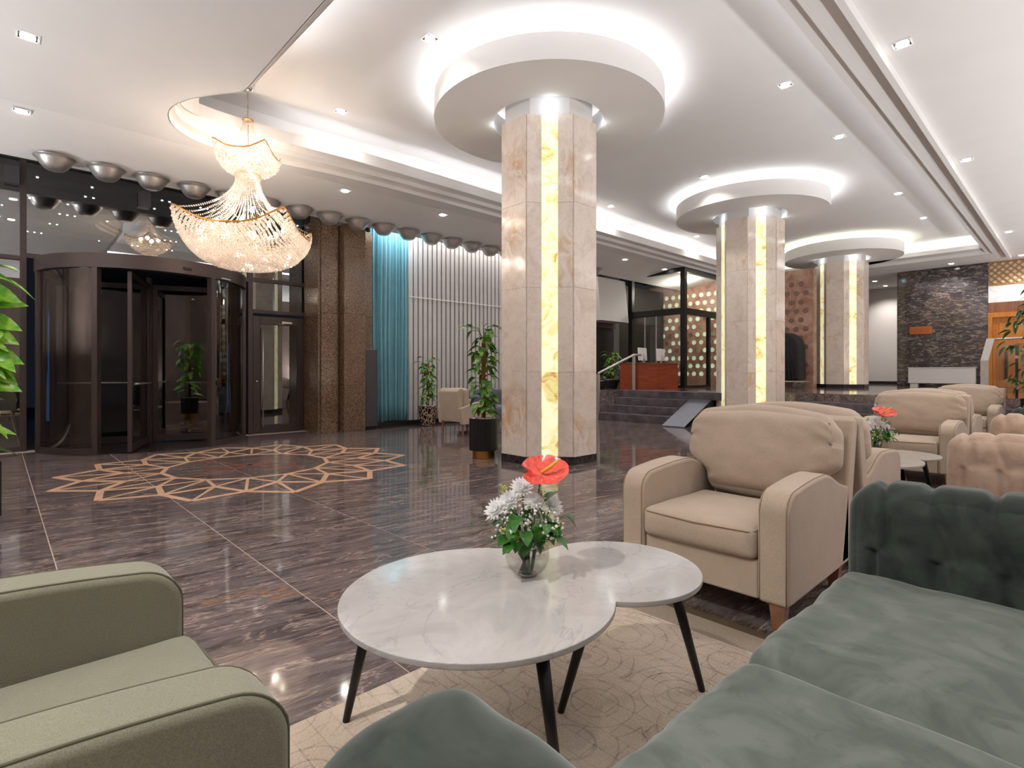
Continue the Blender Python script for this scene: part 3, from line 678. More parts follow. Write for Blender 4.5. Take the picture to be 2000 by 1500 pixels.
# granite piers
wl = emp('wall_left', (0, 0, 0), kind='structure')
mk('wall_core', B().box(-10.95, -10.35, 4.52, 14.6, 0, 4.52), 'fin_back', parent=wl)
mk('granite_return', B().box(-10.6, -9.96, 4.395, 4.44, 0, ZL - .15), 'granite', parent=wl)
for z0, z1 in ((0, .9), (.903, 2.28), (2.283, 4.04)):
    mk('granite_panel', B().box(-10.349, -9.92, 4.443, 4.775, z0, z1), 'granite', parent=wl, bevel=0.003)
    mk('granite_panel', B().box(-10.349, -9.76, 4.825, 5.27, z0, z1 if z1 < 4 else 4.003), 'granite', parent=wl, bevel=0.003)
    mk('granite_panel', B().box(-10.349, -10.16, 5.273, 5.64, z0, z1), 'granite', parent=wl, bevel=0.003)
mk('granite_return', B().box(-10.349, -10.0, 4.777, 4.823, 0, 4.0), 'granite', parent=wl)
for x, y in ((-9.918, 4.4425), (-9.758, 4.824)): mk('edge_trim', B().box(x - .01, x, y - .0015, y + .0015, 0, 4.0), 'granite', parent=wl)
y = 6.60
fin_me = mesh('fin', B().box(-.05, .05, -.044, .044, .10, 4.45), 'fin')
nf = 0
while y < 12.7:
    o = bpy.data.objects.new('fin', fin_me); COL.objects.link(o); o.parent = wl; o.location = (-10.24, y, 0); y += 0.127; nf += 1
mk('joint_bar', B().box(-10.187, -10.181, 6.56, 12.7, 2.80, 2.82), 'white_plastic', parent=wl)
mk('baseboard_left', B().box(-10.349, -10.12, 5.65, 11.18, 0.0005, .09), 'black', kind='structure')
mk('trim_1', B().box(-10.118, -9.78, 5.65, 11.18, 0.0005, .012), 'skirt', kind='structure')
# white blind and dark window at the far end of the fins
bl = emp('wall_panel', (0, 0, 0), kind='structure')
mk('slanted_panel', B().extr([(-10.34, 2.68), (-9.72, 2.68), (-9.85, 3.97), (-10.34, 3.97)], 12.8, 14.2, 'y'), 'fin', parent=bl)
mk('window_2', B().box(-10.345, -10.28, 12.8, 14.2, .72, 2.5), 'black', parent=bl)
mk('blind_roll', B().box(-10.345, -10.2, 12.8, 14.2, 2.52, 2.66), 'bronze', parent=bl)
# curtain
cb = B(); n = 190
for i in range(n + 1):
    t = i / n; yy = 5.60 + .96 * t + 0.012 * math.sin(t * 47); ph = t * 2 * PI * 11 + 1.4 * math.sin(t * 9)
    for j in range(13):
        z = 0.10 + (4.45 - 0.10) * j / 12; amp = 0.036 + 0.006 * math.sin(t * 31 + z * .7)
        pull = 0.02 * math.sin(z * 0.9 + t * 5) * (1 - j / 12)
        cb.v.append((-10.22 + amp * math.sin(ph + 0.35 * math.sin(z * 0.8 + t * 4)), yy + pull, z + 0.012 * math.sin(t * 70) * (1 if j == 0 else 0)))
for i in range(n):
    for j in range(12): cb.f.append((i * 13 + j, (i + 1) * 13 + j, (i + 1) * 13 + j + 1, i * 13 + j + 1))
cu = mk('curtain', cb, 'curtain', smooth=True, label='long turquoise pleated curtain hanging beside the brown granite pier', cat='curtain')
so = cu.modifiers.new('thick', 'SOLIDIFY'); so.thickness = 0.004
# dark cabinet
cab = emp('tall_cabinet', (-9.88, 5.36, 0), 0, 'tall narrow dark grey cabinet standing in front of the turquoise curtain', 'cabinet')
mk('body', B().box(-.13, .09, -.08, .19, .07, 1.60), 'cab', parent=cab, bevel=0.004)
mk('base', B().box(-.09, .07, -.05, .17, .001, .07), 'black', parent=cab)

# metal bowls along the ceiling edge
bowl = None
for y in [.558, 1.115, 1.655, 2.21, 2.74, 3.29, 3.85, 4.40, 4.96, 5.51, 6.08, 6.65, 7.19, 7.745, 8.29, 8.84, 9.40, 9.95, 10.5, 11.05, 11.6, 12.15]:
    if bowl is None:
        bowl = emp('bowl_light', (0, 0, 0), 0, 'brushed metal bowl light hanging in the row under the left ceiling edge', 'ceiling light', 'metal bowl lights along the left ceiling edge')
        prof = [(0.0, -.185), (.07, -.185), (.10, -.175), (.13, -.15), (.165, -.105), (.195, -.055), (.21, -.03), (.228, -.022), (.231, -.016), (.205, -.02), (.16, -.09), (.12, -.145), (0, -.172)]
        mk('bowl', B().lathe(prof, 36, cap=False), 'steel', parent=bowl, auto=0.7)
        mk('stem', B().lathe([(.02, -.172), (.02, 0)], 10), 'steel', parent=bowl); r = bowl
    else: r = dup(bowl)
    r.location = (-9.484, y, 4.032)
    where = 'above the revolving door' if y < 3.3 else 'above the glazed side door' if y < 4.4 else 'before the brown granite piers' if y < 5.4 else 'above the turquoise curtain' if y < 6.3 else 'before the grey fin wall' if y < 8.6 else 'farther along the fin wall' if y < 11 else 'near the glass vestibule'
    nb = globals().get('nb', -1) + 1
    r['label'] = ORD[nb] + ' metal bowl light from the left in the ceiling-edge row, ' + where

# ------------------------------------------------------------------ canopy outside with points of light
can = emp('outdoor_canopy', (0, 0, 0), 0, 'dark slatted canopy with rows of tiny lights outside above the revolving door', 'canopy')
for i, x in enumerate((-10.95, -11.6, -12.35, -13.2, -14.2, -15.3)):
    mk('slat', B().box(x - .05, x + .05, -3, 5.6, 4.12, 4.22), 'cab', parent=can)
for y in (-1.4, 0.15, 1.75, 3.3):
    mk('beam', B().box(-15.5, -10.55, y - .08, y + .08, 3.86, 4.10), 'cab', parent=can)
mk('canopy_roof', B().box(-16, -10.8, -3, 5.6, 4.26, 4.3), 'black', parent=can)
b = B()
for x in (-10.95, -11.6, -12.35, -13.2, -14.2, -15.3):
    y = -2.6
    while y < 5.3:
        for q in range(random.choice((1, 2, 2, 3))):
            b.lathe([(0, 4.10), (.018, 4.105), (.018, 4.12), (0, 4.125)], 6, (x, y)); y += .11
        y += random.uniform(.35, .9)
mk('led_points', b, 'led_dot', parent=can, kind='stuff')
sg = emp('street_sign', (-12.6, 16.2, 0), 0, 'small lit white and blue sign outside seen through the glass vestibule', 'sign')
mk('white_face', B().box(-.02, .02, -.26, .1, 1.15, 1.95), 'sign_white', parent=sg); mk('blue_face', B().box(-.02, .02, .12, .3, 1.15, 1.85), 'sign_blue', parent=sg)
mk('lower_face', B().box(-.02, .02, -.26, .3, .72, .9), 'sign_white', parent=sg); mk('post', B().box(-.05, -.021, -.3, .32, -.02, 2.0), 'black', parent=sg)
for i, (x, y, z0, z1) in enumerate(((-17, .9, 1.1, 2.6), (-17.2, 4.9, .8, 2.0), (-16.5, 5.3, 1.0, 1.9))):
    mk('light_tube', B().lathe([(.03, z0), (.03, z1)], 8, (x, y)).lathe([(.06, -.02), (.05, z0)], 8, (x, y)), 'sign_blue', label=('tall', 'middle', 'short')[i] + ' blue light tube glowing in the dark outside the revolving door', cat='light tube')

# ------------------------------------------------------------------ VESTIBULE and pink stone wall
wf = mk('wall_far', B().box(-10.95, -5.45, 17.3, 17.59, 0.7, ZL - .001), 'pink', kind='structure')
fl = B(); k = 32; ring_ = [(.075 * (1 + .10 * math.cos(8 * 2 * PI * i / k)) * math.cos(2 * PI * i / k), .075 * (1 + .10 * math.cos(8 * 2 * PI * i / k)) * math.sin(2 * PI * i / k)) for i in range(k)]
fb = B().prism(ring_, 0, .012); fb.v = [(x, -z, y) for x, y, z in fb.v]; fb.f = [f for f in fb.f]
fd = mesh('flower_inset', fb, 'flower_lit'); fd2 = mesh('flower_inset', fb, 'flower_dim')
for row in range(11):
    z = 3.77 - .2675 * row
    for c in range(19):
        x = -10.24 + .262 * c - (.13 if row % 2 else 0)
        if x > -5.55: continue
        o = bpy.data.objects.new('flower_inset', fd if (x < -6.9 and (row < 3 or row > 7 or (c + row) % 3)) else fd2); COL.objects.link(o); o.parent = wf; o.location = (x, 17.299, z)
vs = emp('glass_vestibule', (0, 0, 0), 0, 'black framed glass vestibule behind the reception desk', 'vestibule')
VX, VY = -8.0, 14.45
def vb(nm, *a, m='black'): return mk(nm, B().box(*a), m, parent=vs)
vb('post', VX - .07, VX + .07, VY - .07, VY + .07, .7, ZL - .002)
vb('post', -9.86, -9.72, VY - .07, VY + .07, .7, ZL - .002)
vb('post', VX - .07, VX + .07, 17.15, 17.295, .7, ZL - .002)
vb('post', VX - .05, VX + .05, 15.9, 16.0, .702, 2.84)
vb('top_rail', -9.72, VX - .07, VY - .06, VY + .06, ZL - .13, ZL - .002); vb('top_rail', VX - .06, VX + .06, VY + .07, 17.15, ZL - .13, ZL - .002)
vb('mid_rail', -9.72, VX - .07, VY - .07, VY + .07, 2.84, 3.02); vb('mid_rail', VX - .07, VX + .07, VY + .07, 17.15, 2.84, 3.02)
vb('bottom_rail', -9.72, VX - .07, VY - .05, VY + .05, .702, .76); vb('bottom_rail', VX - .05, VX + .05, VY + .07, 15.9, .702, .76)
for x in (-9.3, -8.9): vb('post', x - .012, x + .012, VY - .02, VY + .02, .76, 2.84, m='steel')
for a in ((-9.72, VX - .07, VY - .004, VY + .004, .76, 2.84), (-9.72, VX - .07, VY - .004, VY + .004, 3.02, ZL - .13), (VX - .004, VX + .004, VY + .07, 15.9, .76, 2.84), (VX - .004, VX + .004, 16.0, 17.15, .702, 2.84), (VX - .004, VX + .004, VY + .07, 17.15, 3.02, ZL - .13)):
    vb('pane', *a, m='glass_clear')
vb('back_panel', -10.9, -10.36, 14.62, 17.29, .702, ZL - .21)
lamp('POINT', 'vestibule_fill', (-8.9, 16.0, 3.8), 60, (1, .95, .85), shadow_soft_size=.1)  # added fill light without a fixture, brightens the stone wall behind the glass

# ------------------------------------------------------------------ FAR RIGHT: white wall, marble wall, wooden door
mk('wall_hall', B().box(-8, -2.0, 25.0, 25.1, .7, ZR), 'wall', kind='structure')
mk('baseboard_hall', B().box(-8, -2.0, 24.96, 24.998, .7005, .80), 'skirt', kind='structure')
mw = mk('wall_marble', B().box(-4.2, -1.96, 21.3, 21.6, .7005, ZR - .001), 'grout', kind='structure')
for i in range(3):
    for (z0, z1) in ((.702, 2.55), (2.555, ZR - .002)):
        x0 = -4.2 + .7467 * i; mk('marble_slab', B().box(x0 + .002, x0 + .7447, 21.26, 21.2995, z0, z1), 'marble_dark', parent=mw)
mk('plaque', B().box(-3.86, -3.28, 21.23, 21.255, 2.36, 2.6), 'copper', label='small copper plaque fixed on the dark streaked marble wall', cat='plaque', bevel=0.004)
b = B()
for r_ in range(2):
    for c in range(9):
        x = -3.79 + .05 * c; b.box(x, x + .03, 21.226, 21.2295, 2.43 + .07 * r_, 2.455 + .07 * r_)
o = mk('lettering', b, 'brown_wood'); o.parent = bpy.data.objects['plaque']
for x in (-3.84, -3.30): mk('screw', B().lathe([(.012, 0), (.012, .006)], 8).xf(Matrix.Translation((x, 21.229, 2.48)) @ Matrix.Rotation(PI / 2, 4, 'X')), 'gold', parent=bpy.data.objects['plaque'])
wd = emp('wall_door', (0, 0, 0), kind='structure')
mk('lattice_backing', B().box(-1.958, 3.9, 21.3, 21.34, 3.72, ZR - .002), 'lattice_back', parent=wd)
b = B(); Hh = ZR - 3.74; Wd = 2.6
for i in range(-4, 18):
    for s in (-1, 1):
        x = -1.95 + i * .17; pts = []
        xa, xb = (x, x + Hh) if s > 0 else (x + Hh, x)
        # clip to the panel
        t0, t1 = 0.0, 1.0
        for lo, hi in ((-1.95, .6),):
            dx = xb - xa
            for bound, sign in ((lo, 1), (hi, -1)):
                if dx * sign > 0: t0 = max(t0, (bound - xa) / dx) if sign * (xa - bound) < 0 else t0
                else: t1 = min(t1, (bound - xa) / dx) if sign * (xb - bound) < 0 else t1
        if t1 - t0 < .05: continue
        p0 = Vector((xa + (xb - xa) * t0, 3.735 + Hh * t0)); p1 = Vector((xa + (xb - xa) * t1, 3.735 + Hh * t1))
        d = (p1 - p0).normalized(); nn = Vector((-d.y, d.x)) * .014
        q = [p0 + nn, p0 - nn, p1 - nn, p1 + nn]; y0 = 21.272 if s > 0 else 21.262
        b.add([(v.x, y0, v.y) for v in q] + [(v.x, 21.299, v.y) for v in q], [(0, 1, 2, 3), (7, 6, 5, 4), (0, 4, 5, 1), (1, 5, 6, 2), (2, 6, 7, 3), (3, 7, 4, 0)])
mk('lattice', b, 'lattice', parent=wd, kind='stuff')
mk('lattice_frame', B().box(-1.958, 3.9, 21.255, 21.3, 3.70, 3.735).box(-1.958, 3.9, 21.255, 21.3, ZR - .03, ZR - .002), 'lattice', parent=wd)
mk('marble_band', B().box(-1.958, 3.9, 21.27, 21.34, 3.20, 3.699), 'white_marble', parent=wd)
mk('wood_band', B().box(-1.958, 3.9, 21.27, 21.34, 2.90, 3.199), 'dark_wood', parent=wd)
mk('door_surround', B().box(-1.958, -1.86, 21.22, 21.34, .702, 2.899).box(-1.86, 3.9, 21.22, 21.34, 2.76, 2.899), 'door_wood', parent=wd)
d2 = emp('door_2', (0, 0, 0), kind='structure')
mk('door_leaf', B().box(-1.855, -.6, 21.30, 21.34, .703, 2.755), 'door_wood', parent=d2)
mk('door_panel', B().box(-1.72, -.75, 21.285, 21.2995, .85, 2.60), 'door_wood', parent=d2, bevel=0.004)
mk('door_panel', B().box(-1.66, -.81, 21.277, 21.2845, .95, 2.40), 'door_wood', parent=d2, bevel=0.004)
mk('door_handle', B().box(-1.60, -1.53, 21.22, 21.25, .95, 1.75).box(-1.58, -1.55, 21.25, 21.277, 1.1, 1.13).box(-1.58, -1.55, 21.25, 21.277, 1.6, 1.63), 'black', parent=d2)
mk('wall_door_side', B().box(-.59, 3.9, 21.30, 21.34, .702, 2.759), 'door_wood', kind='structure')
# white radiator cover / bench
rb = emp('radiator_bench', (-3.0, 20.85, .7), 0, 'long white radiator cover on short legs in front of the dark marble wall', 'radiator cover')
mk('body', B().box(-.80, .80, -.14, .14, .11, .585), 'white_plastic', parent=rb, bevel=0.008)
mk('top_lid', B().box(-.82, .82, -.16, .16, .586, .60), 'white_plastic', parent=rb, bevel=0.004)
for x in (-.66, .66): mk('leg', B().box(x - .1, x + .1, -.1, .1, 0, .109), 'white_plastic', parent=rb)
# steel railing with glass at the top of the right-hand steps
rl = emp('stair_railing', (0, 0, 0), 0, 'wide brushed steel railing post with glass panel at the platform edge before the wooden door', 'railing')
mk('post', B().box(-1.30, -1.19, 12.95, 12.99, .701, 1.36).add([(-1.30, 12.95, 1.36), (-1.19, 12.95, 1.36), (-1.19, 12.99, 1.36), (-1.30, 12.99, 1.36), (-1.22, 13.0, 1.76), (-1.11, 13.0, 1.76), (-1.11, 13.04, 1.76), (-1.22, 13.04, 1.76)], [(0, 3, 2, 1), (4, 5, 6, 7), (0, 1, 5, 4), (1, 2, 6, 5), (2, 3, 7, 6), (3, 0, 4, 7)]), 'steel', parent=rl)
mk('handrail', B().tube([(-1.13, 13.02, 1.74), (-1.0, 13.02, 1.745), (.6, 13.02, 1.78)], .022, 10), 'steel', parent=rl, smooth=True)
gp = mk('glass_panel', B().box(-1.1, .6, 13.015, 13.025, .78, 1.66), 'glass_clear', parent=rl)
for x in (-.82, .3):
    for z in (.88, 1.42): mk('clamp', B().lathe([(.03, -.02), (.03, .02)], 12).xf(Matrix.Translation((x, 13.02, z)) @ Matrix.Rotation(PI / 2, 4, 'X')), 'chrome', parent=rl)
mk('post', B().box(-.84, -.80, 13.028, 13.05, .701, 1.55), 'black', parent=rl)
# left stair handrail
hr = emp('stair_handrail', (0, 0, 0), 0, 'slim stainless steel handrail rising along the left edge of the stairs', 'railing')
mk('post', B().box(-8.20, -8.14, 10.62, 10.68, 0, 1.10), 'steel', parent=hr, bevel=0.004)
mk('post', B().box(-8.04, -7.98, 11.9, 11.96, .701, 1.6), 'steel', parent=hr, bevel=0.004)
mk('handrail', B().tube([(-8.17, 10.65, 1.12), (-8.01, 11.93, 1.60), (-7.98, 12.2, 1.60)], .03, 8), 'steel', parent=hr, smooth=True)

# ------------------------------------------------------------------ reception desk
dk = emp('reception_desk', (-8.2, 13.02, .7), 0, 'red mahogany reception desk on the platform with two white monitors', 'desk')
mk('front_panel', B().box(.24, .27, -1.0, -.02, .002, .68), 'red_wood', parent=dk); mk('front_panel', B().box(.24, .27, -.01, .98, .002, .68), 'red_wood', parent=dk)
mk('side_panel', B().box(-.3, .239, -1.0, -.97, .002, .68), 'red_wood', parent=dk); mk('side_panel', B().box(-.3, .239, .95, .98, .002, .68), 'red_wood', parent=dk)
mk('desktop', B().box(-.32, .29, -1.02, 1.0, .681, .70), 'red_wood', parent=dk, bevel=0.003)
def monitor(y, lab):
    m = emp('monitor', (-8.12, y, 1.4005), 0.15, lab, 'monitor', 'white monitors on the reception desk')
    mk('screen', B().box(-.02, .02, -.25, .25, .06, .40).xf(Matrix.Rotation(-.06, 4, 'Y')), 'white_plastic', parent=m, bevel=0.01)
    mk('stand', B().box(-.06, .06, -.09, .09, 0, .01).box(-.012, .02, -.03, .03, .01, .12), 'steel', parent=m)
    mk('cable', B().tube([(.03, -.05, .22), (.05, .0, .1), (.06, .05, .012)], .005, 6).tube([(.03, .12, .2), (.05, .1, .1), (.05, .08, .012)], .005, 6), 'black', parent=m, smooth=True)
monitor(12.52, 'white monitor seen from behind on the near end of the red desk'); monitor(13.42, 'white monitor seen from behind on the far end of the red desk')
lp = emp('laptop', (-8.3, 12.17, 1.4005), 0.3, 'dark laptop on the left corner of the red desk', 'laptop')
mk('keyboard_half', B().box(-.12, .12, -.16, .16, 0, .015), 'cab', parent=lp); mk('screen_half', B().box(.118, .128, -.16, .16, .016, .13), 'cab', parent=lp)
# covered luggage trolley
tr = emp('luggage_trolley', (-6.05, 16.75, .7), 0, 'arched luggage trolley under a black cloth cover beside the middle column', 'luggage trolley')
prof = [(-.48, .22)] + [(-.48, 1.15)] + [(.48 * -math.cos(a), 1.15 + .46 * math.sin(a)) for a in [PI * i / 14 for i in range(1, 14)]] + [(.48, 1.15), (.50, .22)]
mk('cover', B().extr(prof, -.30, .30, 'y'), 'blackcloth', parent=tr, bevel=0.06, seg=4)
b = B()
for i in range(9):
    x = -.4 + .1 * i; b.tube([(x, -.305, .25), (x * .85, -.31, .8), (x * .4, -.3, 1.4)], [.02, .014, .006], 6)
mk('fold', b, 'blackcloth', parent=tr, smooth=True)
mk('platform_base', B().box(-.56, .56, -.34, .34, .16, .20), 'steel', parent=tr, bevel=0.01)
for x in (-.4, .38):
    for yy in (-.24, .24): mk('wheel', B().lathe([(.02, -.02), (.075, -.02), (.075, .02), (.02, .02)], 20).xf(Matrix.Translation((x, yy, .077)) @ Matrix.Rotation(PI / 2, 4, 'X')).box(x - .03, x + .03, yy - .035, yy + .035, .12, .159), 'chrome', parent=tr)

# ------------------------------------------------------------------ ARMCHAIRS
def armchair(loc, rz, fab, seam, lab, W=.85, extra=True):
    root = emp('armchair', loc, rz, lab, 'armchair', 'woven fabric armchairs')
    h = W / 2; ty = .135; rnd = random.Random(int(abs(loc[1]) * 100))
    # arms: side profile swept across the arm's thickness
    def armf(side):
        def top(y): return .62 + .035 * math.sin(max(0, min(1, (y + .42) / .7)) * PI * .8) - .09 * smoothstep(.05, .46, y)
        n = 22; b = B(); ys = [-.42 + .09 * (1 - math.cos(PI / 2 * i / 9)) for i in range(9)] + [-.33 + .77 * i / n for i in range(n + 1)]
        prof = []
        for yy in ys:
            e = yy + .42; t = top(yy)
            if e < .09: t -= (.09 - math.sqrt(max(0, .09 ** 2 - (.09 - e) ** 2)))
            prof.append((yy, t))
        poly = [(-.42, .14)] + [(-.42, .3)] + prof + [(.44, .14)]
        x0, x1 = (h - ty, h) if side > 0 else (-h, -h + ty)
        b.extr(poly, x0, x1)
        return b, prof, x0, x1
    for s in (1, -1):
        b, prof, x0, x1 = armf(s)
        a = mk('arm', b, fab, parent=root, bevel=0.022, seg=4)
        for xx in (x0 + .012, x1 - .012):
            path = [(xx, -.417, .15), (xx, -.417, .4)] + [(xx, max(yy, -.417), z - .003) for i, (yy, z) in enumerate(prof)]
            mk('seam', B().tube(path, .0028, 6), seam, parent=a, smooth=True)
    mk('front_rail', B().box(-h + ty + .002, h - ty - .002, -.40, -.34, .14, .315), fab, parent=root, bevel=0.012)
    mk('seat_base', B().box(-h + ty + .002, h - ty - .002, -.339, .34, .16, .30), fab, parent=root)
    sw = W - 2 * ty - .006
    def wr(P, nn, p):
        P.z += .006 * noise.noise(Vector((P.x * 5, P.y * 5, 1))); return P
    seat = mk('seat_cushion', soft(sw, .64, .145, .035, 18, (0, .012, .016), wr, Matrix.Translation((0, -.115, .385))), fab, parent=root, smooth=True)
    sp = [(-sw / 2 + .012, -.432, .437), (sw / 2 - .012, -.432, .437)]
    mk('seam', B().tube([(-sw / 2 + .01, -.2, .445), (-sw / 2 + .008, -.41, .442), (-sw / 2 + .03, -.432, .44), (0, -.446, .437), (sw / 2 - .03, -.432, .44), (sw / 2 - .008, -.41, .442), (sw / 2 - .01, -.2, .445)], .0035, 6), seam, parent=seat, smooth=True)
    # leaning back frame
    bk = B().extr([(.30, .15), (.44, .15), (.60, .86), (.585, .895), (.52, .90), (.50, .88)], -h, h)
    mk('back_frame', bk, fab, parent=root, bevel=0.02, seg=3)
    # big puffed back cushion
    def cu(P, nn, p):
        z = P.z; t = smoothstep(-.16, -.02, z); k = .68 + .32 * t; P.x *= k
        e = abs(p[0]); fold = math.sin(P.z * 75 + 6 * noise.noise(Vector((P.x * 3, 0, P.z * 4 + loc[1])))) * .0075 * smoothstep(.62, .93, e) * (1 - smoothstep(.97, 1.0, e))
        wv = noise.noise(Vector((P.x * 5.5, loc[1], P.z * 9 + P.x * 4))) * .008 + noise.noise(Vector((P.x * 14, loc[1], P.z * 22))) * .0035
        P.y += nn.y * (fold + wv); P.z += .015 * math.cos(p[0] * 2.6) * (1 if p[2] > .5 else 0) - .022 * smoothstep(.75, 1, e) * (1 if p[2] > .3 else 0)
        return P
    cm = Matrix.Translation((0, .33, .69)) @ Matrix.Rotation(-.20, 4, 'X')
    c = mk('back_cushion', soft(W * .965, .20, .48, .085, 40, (.01, .055, .02), cu, cm), fab, parent=root, smooth=True)
    q = []
    for i in range(25):
        t = -1 + 2 * i / 24; P = Vector((t * W * .44, -.062 - .012 * (1 - t * t), .213 + .012 * math.cos(t * 3) - .02 * smoothstep(.8, 1, abs(t)))); q.append(tuple(cm @ P))
    mk('seam', B().tube(q, .003, 6), seam, parent=c, smooth=True)
    for sx in (-1, 1):
        for sy in (-1, 1):
            x, y = sx * (h - .055), (-.375 if sy < 0 else .375)
            mk('leg', B().add([(x - .032, y - .032, .14), (x + .032, y - .032, .14), (x + .032, y + .032, .14), (x - .032, y + .032, .14), (x - .02, y - .02, .002), (x + .02, y - .02, .002), (x + .02, y + .02, .002), (x - .02, y + .02, .002)],
                              [(0, 1, 2, 3), (7, 6, 5, 4), (0, 4, 5, 1), (1, 5, 6, 2), (2, 6, 7, 3), (3, 7, 4, 0)]), 'brown_wood', parent=root)
    return root
armchair((-1.285, 2.85, .0), 0, 'cream_fab', 'cream_seam', 'nearest cream woven armchair facing the marble coffee table')
armchair((-1.285, 4.06, .0), PI, 'cream_fab', 'cream_seam', 'cream armchair turned away, back to back with the nearest cream armchair')
armchair((-1.285, 7.17, .0), 0, 'cream_fab', 'cream_seam', 'cream armchair with puffy back facing the second table in the middle distance')
armchair((-1.285, 8.38, .0), PI, 'cream_fab', 'cream_seam', 'cream armchair turned away behind the middle-distance armchair')
armchair((-1.285, 11.05, .0), 0, 'cream_fab', 'cream_seam', 'farthest cream armchair in front of the platform steps')
armchair((-1.345, -.06, .0095), PI, 'olive_fab', 'olive_seam', 'olive green woven armchair cut off at the lower left of the picture', W=.86)

# far armchair near the fins
fa = emp('armchair', (-8.05, 6.42, 0), 0, 'beige armchair seen from behind near the grey fin wall', 'armchair', 'woven fabric armchairs')
mk('back', B().extr([(-.36, .24), (-.30, .24), (-.28, .85), (-.34, .86), (-.42, .80), (-.40, .5)], -.29, .29), 'cream_fab', parent=fa, bevel=0.02, seg=3)
for s in (-1, 1):
    mk('arm', B().extr([(-.36, .2), (.34, .2), (.38, .62), (.0, .60), (-.40, .50)], s * .325 - .04, s * .325 + .04), 'cream_fab', parent=fa, bevel=0.02, seg=3)
mk('seat', soft(.56, .62, .2, .04, 8, (0, 0, .02), None, Matrix.Translation((0, .03, .34))), 'cream_fab', parent=fa, smooth=True)
mk('back_cushion', soft(.54, .16, .42, .06, 10, (0, .03, .01), None, Matrix.Translation((0, -.19, .64))), 'cream_fab', parent=fa, smooth=True)
for sx in (-1, 1):
    for sy in (-1, 1): mk('leg', B().lathe([(.014, .002), (.03, .2)], 10, (sx * .3, sy * .3)), 'brown_wood', parent=fa)
# blue grey sofa further back
gs = emp('sofa', (-8.9, 8.1, 0), 0, 'low blue grey sofa behind the potted plants by the fin wall', 'sofa')
mk('base', soft(.85, 1.7, .3, .03, 8, mat=Matrix.Translation((0, 0, .27))), 'grey_fab', parent=gs, smooth=True)
mk('backrest', soft(.22, 1.7, .62, .05, 8, mat=Matrix.Translation((-.32, 0, .46))), 'grey_fab', parent=gs, smooth=True)
for s in (-1, 1):
    mk('arm', soft(.8, .2, .5, .05, 8, mat=Matrix.Translation((0, s * .85, .42))), 'grey_fab', parent=gs, smooth=True)
    for x in (-.33, .33): mk('leg', B().lathe([(.02, .002), (.02, .14)], 8, (x, s * .7)), 'black', parent=gs)

# ------------------------------------------------------------------ VELVET SOFAS
def sofa(x0, y0, L, fab, armfab, lab, hero=False):
    root = emp('sofa', (x0, y0, .0095 if hero else 0), 0, lab, 'sofa', 'tufted velvet sofas')
    n = 30 if hero else 16
    mk('base', B().box(.06, .88, .05, L - .05, .12, .24), armfab, parent=root, bevel=0.02)
    T = .27; sl = (L - 2 * T) / 2
    for k in range(2):
        def wr(P, nn, p, k=k):
            gx = P.x; z = .012 * noise.noise(Vector((P.x * 3.5, P.y * 3.5 + k * 7, 2)))
            # soft creases gathering towards the rear edge and the front corner
            cr = math.sin((P.y * 1.2 + P.x * .6) * 46 + 7 * noise.noise(Vector((P.x * 2, P.y * 2, k)))) * .0035 * smoothstep(.05, -.3, P.x)
            dim = -.016 * math.exp(-(((P.x - .1) / .07) ** 2 + ((P.y - .05) / .16) ** 2))
            if p[2] > 0: P.z += z + cr + dim
            if p[0] < -.8: P.x += .01 * noise.noise(Vector((P.y * 6, P.z * 8, k + 3)))
            return P
        mk('seat_cushion', soft(.84, sl - .006, .21, .06, n, (.012, .012, .022), wr, Matrix.Translation((.42, T + sl * (k + .5), .335))), fab, parent=root, smooth=True)
    for s in (0, 1):
        yc = T / 2 if s == 0 else L - T / 2
        def tuft(P, nn, p):
            x = P.x + .42; g = 0
            for i in range(7):
                xi = .05 + .18 * i + .045 * math.sin(P.z * 9 + i) * (1 if P.z > .1 else 0)
                g += math.exp(-((x - xi) / .017) ** 2) * (.75 if i % 2 else 1)
            gl = smoothstep(-.31, -.1, P.z)
            dim = 0
            for i in range(6):
                xi = .14 + .18 * i; dim += math.exp(-(((x - xi) / .04) ** 2 + ((P.z - .13) / .03) ** 2))
            P -= nn * (g * .026 * (.6 + .4 * gl) + dim * .014)
            P.y += nn.y * .008 * noise.noise(Vector((P.x * 7, P.z * 7, s)))
            if P.z > .15: P.z += .006 * noise.noise(Vector((P.x * 6, P.y * 6, 4)))
            return P
        def plainarm(P, nn, p):
            P += nn * (.006 * noise.noise(Vector((P.x * 5, P.y * 9, P.z * 5))) + .003 * math.sin((P.x + P.y * 1.5) * 40) * smoothstep(.0, .12, P.y) * smoothstep(.1, .3, P.z)); return P
        mk('arm', soft(.92, T, .68 if s == 0 and hero else .64, .11, 92 if hero else 60, (.012, .02, .015), plainarm if s == 0 and hero else tuft, Matrix.Translation((.455, yc, .422 if s == 0 and hero else .415))), armfab, parent=root, smooth=True)
    mk('backrest', soft(.26, L, .66, .11, 24, (.02, .0, .015), None, Matrix.Translation((1.02, L / 2, .415))), armfab, parent=root, smooth=True)
    for xx in (.12, .95):
        for yy in (.12, L - .12): mk('leg', B().lathe([(.015, .002), (.025, .13)], 10, (xx, yy)), 'black', parent=root)
    return root
sofa(-.60, .20, 2.315, 'green_vel', 'dark_vel', 'dark green velvet sofa with tufted arms in the right foreground', True)
sofa(-.64, 4.66, 2.75, 'tan_vel', 'tan_vel', 'tan tufted velvet sofa behind the dark green sofa')
sofa(-.60, 8.75, 2.1, 'dark_vel', 'dark_vel', 'farthest dark green velvet sofa at the right edge')

